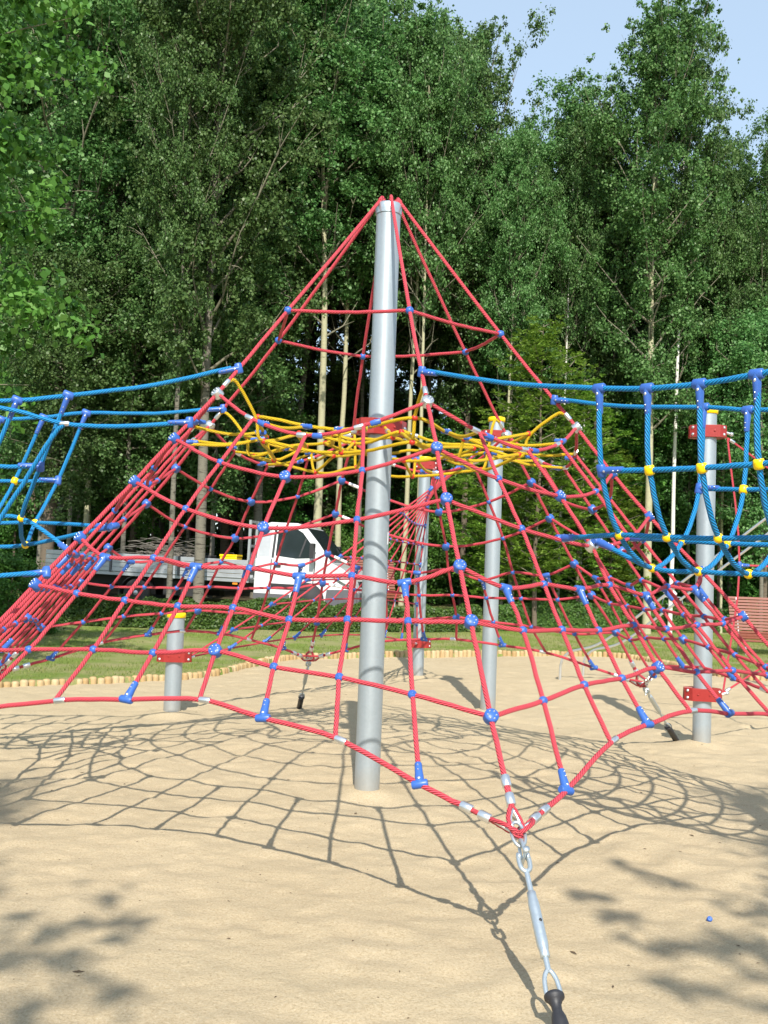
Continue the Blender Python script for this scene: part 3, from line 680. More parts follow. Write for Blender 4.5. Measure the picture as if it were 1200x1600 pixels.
# white sleeves on the rear ring ropes beside the back ridge
for l in (3, 4, 5, 6):
    q = ring_nodes(2, l); a, b = q[-1], q[-2]; d = (b - a).normalized(); c0 = a + d * .07
    mb = MB(); mb.tube([c0, c0 + d * .13], .0145, 10); mb.build('sleeve', M['white_label'], net)
balls.sort(key=lambda b: (b[0] - CAM).length)
def ball_set(parent, bl, limit=98, name='ball_connector', me='ball'):
    for p, s in bl[:limit]:
        o = ball(parent, p, me, name, outn(p)); o.scale = (s, s, s)
    if len(bl) > limit:
        mb = MB(); r = .0228; kk = 8
        for p, s in bl[limit:]:
            mb.lathe([(max(.0005, r * math.sin(math.pi * i / kk)), -r * .92 * math.cos(math.pi * i / kk)) for i in range(kk + 1)], 12, frame_mat(p, outn(p)))
        o = mb.build(name, M['blue_plastic'], parent); o['kind'] = 'stuff'
ball_set(net, balls)

# ------------------------------------------------------------------ yellow web in the pyramid
web = thing('rope_web', 'sagging web of yellow ropes with red ball connectors strung inside the pyramid net', 'rope web')
def polar(az, r, z): return Vector((r * math.cos(az), r * math.sin(az), z))
AZ = [math.atan2(RG[k][2].y, RG[k][2].x) for k in range(6)]
rw = random.Random(4)
ringsY = [(1.10, 2.60, .88, .07), (1.04, 2.45, .86, .07), (.72, 2.53, .88, .05), (.45, 2.55, .9, .03)]
webballs = []
for q, (rad, z, inr, sag) in enumerate(ringsY):
    P = []
    for k in range(6):
        az = AZ[k]; az2 = AZ[(k + 1) % 6]
        if az2 < az: az2 += 2 * math.pi
        P.append(polar(az, rad + rw.uniform(-.02, .02), z + rw.uniform(-.02, .02)))
        webballs.append(P[-1])
        for fr in (.28, .5, .72):
            kk = 1 - (1 - inr) * (1 - abs(fr - .5) * 1.4)
            p = polar(az + (az2 - az) * fr, rad * kk * math.cos(math.pi / 6) / math.cos((fr - .5) * math.pi / 3), z - sag * (1 - (2 * fr - 1) ** 2) + rw.uniform(-.012, .012))
            P.append(p)
            if fr == .5 and q < 3: webballs.append(p)
    rope(web, P, 'yellow_rope', 'ring_rope', RR, 6, True)
ringP = {}
for k in range(6):
    az = AZ[k]; c = RG[k][2]; up = (RG[k][1] - c).normalized()
    st = c + up * .12
    rope(web, [st, st + Vector((-math.cos(az) * .07, -math.sin(az) * .07, .0)), polar(az, 1.10, 2.60), polar(az, 1.04, 2.45), polar(az, .72, 2.53), polar(az, .45, 2.55), polar(az, .17, 2.64)], 'yellow_rope', 'spoke_rope')
    place('ferrule', ME['ferrule'], web, frame_mat(polar(az, .26, 2.605), (math.cos(az), math.sin(az), -.2)))
    az2 = AZ[(k + 1) % 6]
    if az2 < az: az2 += 2 * math.pi
    rn = ring_nodes(k, 2)
    for fi, fr in enumerate((.28, .5, .72)):
        a = rn[fi + 1]; m = az + (az2 - az) * fr; d = 1.0 * math.cos(math.pi / 6) / math.cos((fr - .5) * math.pi / 3)
        kk = 1 - .12 * (1 - abs(fr - .5) * 1.4); b = polar(m, 1.10 * kk * d, 2.60 - .07 * (1 - (2 * fr - 1) ** 2))
        if (a - b).length > .06:
            rope(web, [a, (a + b) / 2 - Vector((0, 0, .03)), b], 'yellow_rope', 'link_rope', RR * .95, 4)
        tt = rn[fi + 2] - rn[fi]
        w_ = tee(web, a + tt.normalized() * .075, tt, (b - a)); w_.scale = (.9, .9, .62)
        w_ = tee(web, b, polar(m + math.pi / 2, 1, 0), (a - b)); w_.scale = (.9, .9, .62)
        if fr == .5:
            c2 = polar(m, 1.04 * .86 * d, 2.38); rope(web, [b, c2, polar(m, .72 * .88 * d, 2.48)], 'yellow_rope', 'link_rope', RR * .95, 4)
for p in webballs: ball(web, p, 'rball', 'ball_connector', outn(p))

# ------------------------------------------------------------------ turnbuckle ground anchors
def torus_path(c, u, v, a, b, n=16): return [c + u * (a * math.cos(2 * math.pi * i / n)) + v * (b * math.sin(2 * math.pi * i / n)) for i in range(n)]
def turnbuckle(k, ground, label):
    jt = RG[k][8]; g = Vector(ground); d = (g - jt).normalized(); L = (g - jt).length
    t = thing('turnbuckle_anchor', label, 'anchor', (g.x, g.y, 0), 0, 'turnbuckle anchors of the pyramid net')
    inv = Matrix.Translation((-g.x, -g.y, 0))
    J = Vector(jt) - Vector((g.x, g.y, 0)); G = Vector((0, 0, g.z)); 
    side = d.cross(Vector((0, 0, 1))).normalized(); nrm = side.cross(d).normalized()
    def at(s): return J + d * s
    mb = MB()
    mb.tube(torus_path(at(.005), side, d, .028, .062), .0075, 8, True)                     # link through the rope eyes
    mb.build('link', M['zinc'], t)
    mb = MB()
    sh = at(.075)
    mb.tube(catmull([sh - nrm * .03 + d * .05, sh - nrm * .034 + d * .02, sh - nrm * .02 - d * .025, sh - d * .035, sh + nrm * .02 - d * .025, sh + nrm * .034 + d * .02, sh + nrm * .03 + d * .05], 4), .0075, 8)
    mb.tube([sh - nrm * .052 + d * .05, sh + nrm * .056 + d * .05], .0075, 8)
    mb.lathe([(.001, -.008), (.014, -.007), (.014, .007), (.001, .008)], 10, frame_mat(sh + nrm * .058 + d * .05, nrm))
    mb.build('shackle', M['zinc'], t)
    zr = Vector(d)
    def lath(s0, prof, nm, mat):
        m2 = MB(); m2.lathe([(r, z) for r, z in prof], 18, frame_mat(at(s0), zr)); return m2.build(nm, M[mat], t)
    k1 = min(1.0, L / .95)
    s0 = .115; 
    m2 = MB()
    for sg in (-1, 1):
        m2.tube(catmull([at(s0 + .075), at(s0 + .055) + side * sg * .018, at(s0 + .015) + side * sg * .021, at(s0 - .012) + side * sg * .018], 4), [.010] * 13, 8)
        m2.lathe([(.001, -.008), (.017, -.006), (.017, .006), (.001, .008)], 12, frame_mat(at(s0) + side * sg * .018, side))
    m2.build('fork', M['zinc'], t)
    rodL = .11
    lath(s0 + .065, [(.010, 0), (.0115, rodL)], 'rod', 'zinc')
    b0 = s0 + .065 + rodL; bl = L - b0 - .43 if L < 1.2 else .36 + (L - 1.2) * .2
    bl = max(bl, .28)
    body = lath(b0 - .01, [(.013, 0), (.018, .004), (.018, .03), (.021, .045), (.022, .06), (.022, bl - .06), (.021, bl - .045), (.018, bl - .03), (.018, bl - .004), (.013, bl)], 'body', 'zinc')
    m2 = MB(); mid = at(b0 + bl * .45); m2.lathe([(.006, 0), (.0065, .0235), (.001, .0236)], 12, frame_mat(mid, (-side * .3 + nrm)))
    m2.build('hole', M['rubber'], body)
    e0 = b0 + bl; rest = max(.10, L - e0 - .25)
    lath(e0 - .015, [(.0105, 0), (.0105, rest * .55)], 'rod', 'zinc')
    ez = e0 - .015 + rest * .55
    m2 = MB(); m2.tube(catmull([at(ez - .01), at(ez + .01) + side * .015, at(ez + .045) + side * .024, at(ez + .10) + side * .024, at(ez + .12), at(ez + .10) - side * .024, at(ez + .045) - side * .024, at(ez + .01) - side * .015, at(ez - .01)], 4), .009, 8)
    m2.build('eye', M['zinc'], t)
    bz = ez + .095; rem = L - bz + .12
    lath(bz, [(.001, -.012), (.030, -.010), (.037, -.003), (.037, .008), (.027, .018), (.019, .034), (.018, .055), (.026, .075), (.030, .10), (.030, .14), (.030, max(rem, .2))], 'rubber_cap', 'rubber')
    return t
GP = {0: (.556, -3.99, -.02), 1: (4.05, -1.30, -.02), 2: (3.28, 2.95, -.02), 3: (-.64, 4.42, -.02), 4: (-4.05, 1.62, -.02), 5: (-3.35, -2.60, -.02)}
LB = {0: 'nearest turnbuckle, galvanised with black rubber foot, below the three joined rope eyes', 1: 'galvanised turnbuckle at the right-hand corner of the pyramid net, outside the picture on the right',
      2: 'dark-footed turnbuckle left of the right pole, at a rear net corner', 3: 'small dark turnbuckle at the back of the net, between short post and mast',
      4: 'turnbuckle holding the rear left corner of the pyramid net, outside the picture', 5: 'turnbuckle holding the front left corner of the pyramid net, outside the picture'}
for k in range(6): turnbuckle(k, GP[k], LB[k])

# ------------------------------------------------------------------ blue rope bridges
PROF = [(0.0, 2.565), (0.035, 2.16), (.20, 1.83), (.5, 1.66), (.80, 1.83), (.965, 2.16), (1.0, 2.63)]
def btee(*a):
    o = place('tee_connector', ME['tee'], a[0], frame_mat(a[1], a[3], Vector(a[2]).normalized())); o.scale = (.95, 1.15, 1.3); return o
def bridge(name, label, P0, P1, ang, first0, first1, nhoop, sp, lowatt, endposts, lean=0.0, low_s=1.9):
    t = thing(name, label, 'rope bridge')
    d = Vector((math.cos(R(ang)), math.sin(R(ang)), 0)); P0 = Vector(P0); P1 = Vector(P1); w = P1 - P0; w.z = 0
    end = first0 + sp * (nhoop - 1)
    def pt(s, fr, z): return Vector((P0.x, P0.y, 0)) + d * s + w * fr + Vector((0, 0, z))
    def zr(s, j):       # the rails hang in a shallow catenary
        return .040 * ((s - low_s) / .56) ** 2
    s_at = lambda i, fr: (first0 + (first1 - first0) * fr) + sp * i + lean * (1 - abs(fr * 2 - 1)) * 0
    # rails
    for side, Pa, fr, ps in ((0, P0, 0.0, endposts[0]), (1, P1, 1.0, endposts[1])):
        pts = [Pa + d * .05]; z0 = PROF[0][1] if side == 0 else PROF[-1][1]
        s0 = s_at(0, fr)
        pts.append(Pa.lerp(pt(s0, fr, z0 + zr(s0, side)), .5) - Vector((0, 0, .02)))
        for i in range(nhoop): pts.append(pt(s_at(i, fr), fr, z0 + zr(s_at(i, fr), side)))
        pts.append(Vector(ps))
        rope(t, pts, 'blue_rope', 'rail_rope', .0142, 4)
        btee(t, Pa, (0, 0, 1), (pts[1] - Pa)); 
    def hp(i, j):
        fr, z = PROF[j]; s = s_at(i, fr); ln = lean * min(1.0, (2.6 - z) / .8)
        return pt(s + ln, fr, z + zr(s, 0) * (1 if j in (0, 6) else .35))
    for i in range(nhoop):
        pts = [hp(i, j) for j in range(7)]
        rope(t, pts, 'blue_rope', 'hoop_rope', .0142, 6)
        btee(t, pts[0], d, pts[1] - pts[0]); btee(t, pts[6], d, pts[5] - pts[6])
        for j in (1, 2, 3, 4, 5):
            if i == 0 and j in (1, 5): btee(t, pts[j], pts[j + 1] - pts[j - 1], d, 'tee_connector')
            else: place('clamp_ball', ME['ydrum' if j in (1, 5) else 'yball'], t, frame_mat(pts[j], pts[j + 1] - pts[j - 1]))
    for j, la in ((1, None), (2, lowatt[0]), (3, lowatt[1]), (4, lowatt[2]), (5, None)):
        pts = [hp(i, j) for i in range(nhoop)]
        endp = Vector(endposts[0]).lerp(Vector(endposts[1]), PROF[j][0]); endp.z = PROF[j][1] + .12
        pts.append(endp)
        if la is not None: pts = [Vector(la)] + pts
        rope(t, pts, 'blue_rope', 'walk_rope', .0142, 5)
        if la is not None: btee(t, Vector(la), d.cross(Vector((0, 0, 1))), pts[1] - pts[0])
    return t, pt
F4 = FC[0][4]
Bp = RG[0][1].lerp(RG[0][2], .69) ; Cp = RG[1][1].lerp(RG[1][2], .71)
PR0, PR1 = (2.62, -3.95), (3.60, -3.12)
brR, ptR = bridge('rope_bridge', 'blue rope bridge with yellow connectors leaving the right side of the pyramid net', Bp, Cp, -50, 1.336, 1.17, 7, .292,
       (F4[0].lerp(F4[1], .55), F4[1] + Vector((.03, -.02, .03)), F4[2]), ((PR0[0], PR0[1], 2.8), (PR1[0], PR1[1], 2.8)))
post('pole', 'near pole of the pair ending the right bridge, outside the picture', PR0[0] + .1, PR0[1] - .09, 3.3, clamps=(2.85,), ang=R(40))
post('pole', 'far pole of the pair ending the right bridge, outside the picture', PR1[0] + .1, PR1[1] - .09, 3.3, clamps=(2.85,), ang=R(40))
F4 = FC[4][4]
Ap = RG[5][1].lerp(RG[5][2], .71); Fp = RG[4][1].lerp(RG[4][2], .80)
PL0, PL1 = (-4.35, -1.35), (-4.45, -.02)
brL, ptL = bridge('rope_bridge', 'blue rope bridge leaving the left side of the pyramid net toward the left edge', Ap, Fp, 188, 1.06, 1.04, 7, .31,
       (FC[4][5][5], F4[2] + Vector((0, 0, -.1)), F4[1]), ((PL0[0], PL0[1], 2.8), (PL1[0], PL1[1], 2.8)), lean=.30, low_s=1.9)
q0 = RG[5][2].lerp(RG[5][3], .65); q1 = ptL(1.08, -.06, 2.46)
rope(brL, [q0, q0.lerp(q1, .5) - Vector((0, 0, .02)), q1, ptL(1.5, -.03, 2.545), ptL(2.4, 0, 2.62)], 'blue_rope', 'brace_rope', .0142)
rope(brL, [q1, ptL(1.16, -.05, 2.36), ptL(1.36, .0, 2.0), ptL(1.62, .04, 1.62), ptL(2.2, .08, 1.3)], 'blue_rope', 'brace_rope', .0142)
ferrule(brL, q1, (1, 0, .05)); btee(brL, q0, (0, 0, 1), q1 - q0)
q2 = RG[5][5].lerp(RG[5][6], .75); btee(brL, q2, RG[5][6] - RG[5][5], Vector((-1, -.1, -.12)))
rope(brL, [q2, q2 + Vector((-.5, -.08, -.09)), Vector((PL0[0], PL0[1], .9))], 'blue_rope', 'brace_rope', .0142)
post('pole', 'near pole of the pair ending the left bridge, outside the picture', PL0[0] - .12, PL0[1], 3.3, clamps=(2.85, .9), ang=R(-80))
post('pole', 'far pole of the pair ending the left bridge, outside the picture', PL1[0] - .12, PL1[1], 3.3, clamps=(2.85,), ang=R(-80))

# ------------------------------------------------------------------ side nets: four-cornered tension nets
def membrane(C4, n, m, qe=9.0, qi=1.0):
    """force-density grid between corners C4 = (00, n0, nm, 0m)"""
    idx = lambda i, j: i * (m + 1) + j
    Nn = (n + 1) * (m + 1); A = np.zeros((Nn, Nn)); Bv = np.zeros((Nn, 3))
    fixed = {idx(0, 0): C4[0], idx(n, 0): C4[1], idx(n, m): C4[2], idx(0, m): C4[3]}
    def e(a, b, q):
        for x, y in ((a, b), (b, a)):
            A[x, x] += q; A[x, y] -= q
    for i in range(n + 1):
        for j in range(m + 1):
            if i < n: e(idx(i, j), idx(i + 1, j), qe if j in (0, m) else qi)
            if j < m: e(idx(i, j), idx(i, j + 1), qe if i in (0, n) else qi)
    for f, c in fixed.items():
        A[f, :] = 0; A[f, f] = 1; Bv[f] = c
    X = np.linalg.solve(A, Bv)
    return [[Vector(X[idx(i, j)]) for j in range(m + 1)] for i in range(n + 1)]
def side_net(label, C4, n, m, qe, r=.0105, skip=None):
    t = thing('climbing_net', label, 'climbing net'); G = membrane(C4, n, m, qe)
    bl = []
    for i in range(n + 1):
        rope(t, [G[i][j] for j in range(m + 1)], 'red_rope', 'edge_rope' if i in (0, n) else 'net_rope', r, 4, False, 8)
    for j in range(m + 1):
        rope(t, [G[i][j] for i in range(n + 1)], 'red_rope', 'edge_rope' if j in (0, m) else 'net_rope', r, 4, False, 8)
    for i in range(n + 1):
        for j in range(m + 1):
            edge_i, edge_j = i in (0, n), j in (0, m)
            if edge_i and edge_j: continue
            if edge_i: tee(t, G[i][j], G[i][j + 1] - G[i][j - 1], G[1 if i == 0 else n - 1][j] - G[i][j])
            elif edge_j: tee(t, G[i][j], G[i + 1][j] - G[i - 1][j], G[i][1 if j == 0 else m - 1] - G[i][j])
            else: bl.append((G[i][j], .9))
    for a, b in ((G[0][0], G[1][0]), (G[n][0], G[n - 1][0]), (G[n][m], G[n - 1][m]), (G[0][m], G[1][m])):
        d = (b - a).normalized(); ferrule(t, a + d * .06, d)
    ball_set(t, bl); return t, G
side_net('slanting red net slung between the farthest pole, its neighbour and the short post',
         ((1.53, 4.78, 3.2), (1.18, 8.28, 3.22), (1.02, 8.20, .52), (-1.83, 3.66, .60)), 9, 9, 13.0)
PZ = (9.2, 3.3)
side2, _g = side_net('red net fastened to the two clamps of the right pole, leading out of the picture',
         ((3.62, 2.60, 3.08), (9.05, 3.27, 3.1), (9.05, 3.27, .5), (3.62, 2.60, .52)), 6, 2, 2.6)
post('pole', 'steel pole holding the far side of the right net, outside the picture', PZ[0], PZ[1], 3.35, clamps=(3.1, .5), ang=R(10))
for z in (3.14, .50):
    mb = MB(); a = Vector((3.585, 2.605, z)); b = Vector((3.66, 2.60, z - .02 if z > 1 else z + .02))
    mb.tube([a, b], .014, 8); mb.lathe([(.001, -.02), (.02, -.014), (.02, .014), (.001, .02)], 10, frame_mat(b, (1, 0, 0)))
    mb.build('shackle', M['steel'], side2)

# ------------------------------------------------------------------ curved steel rails
def rails():
    t = thing('climbing_rails', 'pair of bent stainless steel rails rising from the sand behind the pyramid on the right', 'climbing rails')
    prof = [(0, -.3), (0, .12), (.01, .24), (.06, .36), (.17, .455), (.32, .50), (.52, .555), (.72, .66), (.92, .80), (1.2, 1.03), (1.9, 1.60), (2.7, 2.24), (3.5, 2.88), (4.2, 3.4)]
    d = Vector((.80, -.60, 0))
    for ox, oy in ((3.34, 8.66), (3.83, 9.16)):
        mb = MB(); mb.tube(catmull([Vector((ox, oy, 0)) + d * s + Vector((0, 0, z)) for s, z in prof], 4), .021, 14); mb.build('rail', M['steel'], t)
        mb = MB(); e = Vector((ox, oy, 0)) + d * 4.2; mb.lathe([(.05, -.3), (.05, 3.45)], 16, Matrix.Translation(e)); mb.build('post', M['galv'], t)
rails()

# ------------------------------------------------------------------ truck
M['white_paint'] = mat_plain('white vehicle paint', (.64, .65, .66), .22, 0, .03, 4, 0, None, .5)
M['glass'] = mat_plain('dark window glass', (.02, .028, .03), .05, 0, .2, 3)
M['black_trim'] = mat_plain('black trim', (.025, .025, .028), .5, 0, .2, 20)
M['grey_trim'] = mat_plain('grey bumper plastic', (.10, .10, .11), .55, 0, .15, 12)
M['tyre'] = mat_plain('tyre rubber', (.03, .03, .03), .8, 0, .2, 30, .4)
M['alu_side'] = mat_plain('weathered aluminium boards', (.40, .42, .44), .45, .5, .15, 6)
M['amber'] = mat_plain('amber lens', (.8, .25, .02), .3)
M['chrome'] = mat_plain('lamp glass', (.70, .72, .74), .12, .4, .2, 60)
M['rim'] = mat_plain('silver rim', (.5, .52, .54), .35, .7, .1, 20)
M['underbody'] = mat_plain('dark chassis', (.02, .02, .022), .7, 0, .3, 10)
TX, TY, TH = -7.35, 19.75, R(-15)
TZ = .55
truck = thing('flatbed_truck', 'white flatbed truck with a long grey dropside bed parked behind the hedge', 'truck', (TX, TY, TZ), TH)
truck.rotation_euler = (0, R(1.0), TH)
# local frame: +X forward, -Y the side seen, Z up, origin at the tail on the ground
CX = 5.55                                   # back of the cab
lower = [(0, .42), (0, 1.22), (.0, 1.36), (.55, 1.40), (1.25, 1.36), (1.80, 1.38), (2.15, 1.24), (2.40, 1.06), (2.50, .88), (2.56, .66), (2.56, .36), (2.35, .28), (1.95, .30), (1.02, .36), (.5, .40)]
def yside(x, z, s):
    k = .97 - .03 * max(0, z - 1.1) - .30 * max(0, x - CX - 2.2)
    return s * k
mb = MB(); mb.prism([(CX + x, z) for x, z in lower], 0, 0, yside)
cab = mb.build('body', M['white_paint'], truck, .03)
upper = [(0.02, 1.30), (.02, 1.98), (.10, 2.20), (.28, 2.26), (.95, 2.26), (1.18, 2.17), (1.55, 1.78), (1.88, 1.37)]
def yroof(x, z, s): return s * (.95 - .22 * max(0, z - 1.30))
mb = MB(); mb.prism([(CX + x, z) for x, z in upper], 0, 0, yroof); mb.build('cab_roof', M['white_paint'], cab, .03)
def panel(poly, off, nm, mt, parent, yf=yroof, sides=(-1,), thick=.012):
    for s in sides:
        mb = MB()
        A = [(CX + x, yf(x, z, s) + s * off, z) for x, z in poly]; B = [(CX + x, yf(x, z, s) + s * (off - thick), z) for x, z in poly]
        n = len(A); mb.add(A + B, [list(range(n)), list(range(n, 2 * n))[::-1]] + [[i, (i + 1) % n, n + (i + 1) % n, n + i] for i in range(n)], False)
        mb.build(nm, M[mt], parent)
panel([(.50, 1.45), (.50, 2.10), (.58, 2.14), (.95, 2.12), (1.12, 2.03), (1.34, 1.78), (1.50, 1.56), (1.42, 1.43), (1.02, 1.40), (.8, 1.42)], .006, 'side_window', 'glass', cab, sides=(-1, 1))
panel([(.40, 1.36), (.40, 2.16), (.46, 2.20), (.46, 1.36)], .004, 'door_seam', 'black_trim', cab, sides=(-1, 1))
panel([(.40, .45), (.40, 1.36), (.425, 1.36), (.425, .45)], .004, 'door_seam', 'black_trim', cab, yf=yside, sides=(-1, 1))
panel([(1.46, .62), (1.50, 1.36), (1.52, 1.36), (1.48, .62)], .004, 'door_seam', 'black_trim', cab, yf=yside, sides=(-1, 1))
panel([(.50, 1.18), (.50, 1.24), (.66, 1.24), (.66, 1.18)], .03, 'handle', 'black_trim', cab, yf=yside, sides=(-1, 1), thick=.03)
panel([(.44, .66), (.44, .78), (1.36, .78), (1.36, .66)], .022, 'rub_strip', 'black_trim', cab, yf=yside, sides=(-1, 1), thick=.03)
panel([(1.80, .30), (1.84, .70), (2.57, .74), (2.58, .34)], .016, 'bumper_side', 'grey_trim', cab, yf=yside, sides=(-1, 1), thick=.03)
panel([(.01, .40), (.01, .53), (.92, .53), (.92, .38)], .012, 'sill', 'grey_trim', cab, yf=yside, sides=(-1, 1), thick=.03)
panel([(.06, 1.42), (.06, 2.05), (.34, 2.12), (.34, 1.42)], .004, 'rear_panel', 'alu_side', cab, sides=(-1, 1))
panel([(1.08, 1.44), (1.20, 1.90), (1.235, 1.87), (1.12, 1.44)], .010, 'window_post', 'black_trim', cab, sides=(-1, 1))
# windscreen
wy = lambda z: .95 - .22 * (z - 1.30)
mb = MB(); A = [(CX + 1.21, -wy(2.12) + .06, 2.135), (CX + 1.21, wy(2.12) - .06, 2.135), (CX + 1.87, wy(1.39) - .06, 1.405), (CX + 1.87, -wy(1.39) + .06, 1.405)]
A = [(x + .012, y, z + .012) for x, y, z in A]
mb.add(A + [(x - .012, y, z - .012) for x, y, z in A], [[0, 1, 2, 3], [7, 6, 5, 4], [0, 3, 7, 4], [1, 0, 4, 5], [2, 1, 5, 6], [3, 2, 6, 7]], False)
mb.build('windscreen', M['glass'], cab)
mb = MB(); mb.tube([(CX + 1.90, -.55, 1.40), (CX + 1.62, -.15, 1.72)], .010, 6); mb.tube([(CX + 1.90, .25, 1.40), (CX + 1.62, .55, 1.72)], .010, 6); mb.build('wiper', M['black_trim'], cab)
for s in (-1, 1):
    mb = MB(); mb.tube([(CX + 1.48, s * .93, 1.50), (CX + 1.50, s * 1.15, 1.52)], .016, 6); mb.box((CX + 1.50, s * 1.22, 1.60), (.10, .18, .36)); mb.build('mirror', M['black_trim'], cab, .02)
    mb = MB(); hl = [(1.98, 1.02), (2.05, 1.21), (2.22, 1.17), (2.40, .98), (2.46, .84), (2.30, .86)]
    A = [(CX + x, yside(x, z, s) + s * .012, z) for x, z in hl]; B = [(CX + x, yside(x, z, s) - s * .02, z) for x, z in hl]
    n = 6; mb.add(A + B, [list(range(n)), list(range(n, 2 * n))[::-1]] + [[i, (i + 1) % n, n + (i + 1) % n, n + i] for i in range(n)], False); mb.build('headlight', M['chrome'], cab, .006)
mb = MB(); mb.box((CX + 2.56, 0, .50), (.14, 1.80, .34)); mb.build('bumper', M['grey_trim'], cab, .03)
mb = MB(); mb.box((CX + 2.48, 0, .86), (.10, 1.1, .14)); mb.build('grille', M['black_trim'], cab, .01)
def wheel(x, y, s, dual=False):
    mb = MB(); mx = Matrix.Translation((x, y, .35)) @ Matrix.Rotation(math.pi / 2 * s, 4, 'X')
    mb.lathe([(.20, -.11), (.30, -.115), (.34, -.08), (.35, -.03), (.35, .03), (.34, .08), (.30, .115), (.20, .11)], 32, mx)
    w = mb.build('wheel', M['tyre'], truck)
    mb = MB(); mb.lathe([(.205, .105), (.195, .085), (.15, .065), (.10, .075), (.06, .11), (.001, .115)], 24, mx)
    for k in range(8):
        a = k * math.pi / 4; mb.lathe([(.018, .068), (.018, .082), (.001, .084)], 8, mx @ Matrix.Translation((.15 * math.cos(a), .15 * math.sin(a), 0)), True, 1)
    mb.build('rim', [M['rim'], M['black_trim']], w)
for s in (-1, 1):
    for x in (CX + 1.36, CX - 3.05): wheel(x, s * .86, 1 if s < 0 else -1)
    mb = MB(); mb.lathe([(.001, 0), (.42, 0), (.42, .012), (.001, .014)], 28, Matrix.Translation((CX + 1.36, s * .966, .42)) @ Matrix.Rotation(math.pi / 2 * (1 if s < 0 else -1), 4, 'X')); mb.build('wheel_arch', M['underbody'], cab)
    P = [(CX - 3.05 + .43 * math.cos(a), .35 + .43 * math.sin(a)) for a in [math.pi * i / 10 for i in range(11)]]
    mb = MB()
    for i in range(10):
        (x0, z0), (x1, z1) = P[i], P[i + 1]
        mb.add([(x0, s * .74, z0), (x0, s * .98, z0), (x1, s * .98, z1), (x1, s * .74, z1), (x0, s * .74, z0 - .02), (x0, s * .98, z0 - .02), (x1, s * .98, z1 - .02), (x1, s * .74, z1 - .02)], [[0, 1, 2, 3], [7, 6, 5, 4], [1, 5, 6, 2], [0, 3, 7, 4]], False)
    mb.build('mudguard', M['black_trim'], truck)
mb = MB()
for s in (-1, 1): mb.box((2.9, s * .42, .62), (5.7, .09, .20))
mb.box((CX - 3.05, 0, .36), (.16, 1.5, .16)); mb.box((3.6, -.62, .52), (.9, .35, .36)); mb.box((3.6, .62, .52), (1.1, .35, .36))
mb.build('chassis', M['underbody'], truck)
bed = MB(); bed.box((2.72, 0, .80), (5.44, 2.06, .09)); bed = bed.build('bed', M['alu_side'], truck, .008)
for s in (-1, 1):
    for k in range(3):
        x0 = .03 + k * 1.81; mb = MB()
        for q in range(4): mb.box((x0 + .885, s * 1.035, .90 + q * .115), (1.75, .026, .105))
        mb.box((x0 + .885, s * 1.05, .87), (1.77, .012, .02))
        mb.build('side_board', M['alu_side'], bed, .006)
        mb = MB(); mb.box((x0 + 1.79, s * 1.045, 1.07), (.05, .06, .48)); mb.build('stake', M['grey_trim'], bed)
mb = MB()
for q in range(4): mb.box((.012, 0, .90 + q * .115), (.026, 2.0, .105))
mb.build('tailboard', M['alu_side'], bed, .006)
mb = MB()
for y in (-1.0, -.5, 0, .5, 1.0): mb.box((5.40, y, 1.55), (.06, .06, 1.45))
for z in (1.05, 1.65, 2.24): mb.box((5.40, 0, z), (.05, 2.05, .06))
mb.box((5.37, 0, 1.22), (.03, 1.9, .55)); mb.build('headboard', M['rim'], bed)
for x in (1.0, 3.4, 5.1):
    mb = MB(); mb.box((x, -1.02, .72), (.12, .03, .045)); mb.build('marker_lamp', M['amber'], truck)
# load on the bed: each a thing of its own
tm = Matrix.Translation((TX, TY, TZ)) @ truck.rotation_euler.to_matrix().to_4x4()
rb = random.Random(8)
def onbed(x, y, z): return tm @ Vector((x, y, z))
p = onbed(2.9, -.1, .86)
brush = MB()
for i in range(130):
    a = rb.uniform(-.35, .35) + (math.pi if rb.random() < .5 else 0); L = rb.uniform(.5, 1.5)
    c = Vector((rb.gauss(0, .45), rb.uniform(-.6, .5), abs(rb.gauss(.32, .25))))
    dv = Vector((math.cos(a), math.sin(a) * .6, rb.uniform(-.15, .28))) * L / 2
    brush.tube(catmull([c - dv, c - dv * .3 + Vector((0, 0, rb.uniform(0, .08))), c + dv * .4 + Vector((0, 0, rb.uniform(-.03, .1))), c + dv], 2), [rb.uniform(.004, .009)] * 7, 4, False, False)
o = brush.build('brushwood_pile', mat_plain('dry twigs', (.17, .155, .13), .8, 0, .3, 9)); o.location = p; o.rotation_euler = (0, 0, TH); tag(o, 'heap of dry grey twigs piled on the middle of the truck bed', 'brushwood')
def slabbox(nm, lx, size, mt, label, cat, extra=None):
    t = thing(nm, label, cat, onbed(lx, -.72, .845), TH)
    mb = MB(); mb.box((0, 0, size[2] * .45), (size[0], size[1], size[2] * .9), None, 0, 1.04); b = mb.build('body', M[mt], t, .02)
    mb = MB(); mb.box((0, 0, size[2] * .95), (size[0] * 1.08, size[1] * 1.08, size[2] * .1)); mb.build('lid', M[mt], t, .012)
    mb = MB(); mb.tube([(-.08, 0, size[2]), (-.06, 0, size[2] + .04), (.06, 0, size[2] + .04), (.08, 0, size[2])], .01, 6); mb.build('handle', M['black_trim'], t)
slabbox('plastic_crate', 4.85, (.42, .38, .57), 'yellow_plastic', 'yellow plastic box on the truck bed right behind the cab', 'box')
slabbox('tool_box', 4.2, (.36, .35, .52), 'underbody', 'dark box on the truck bed beside the yellow one', 'box')

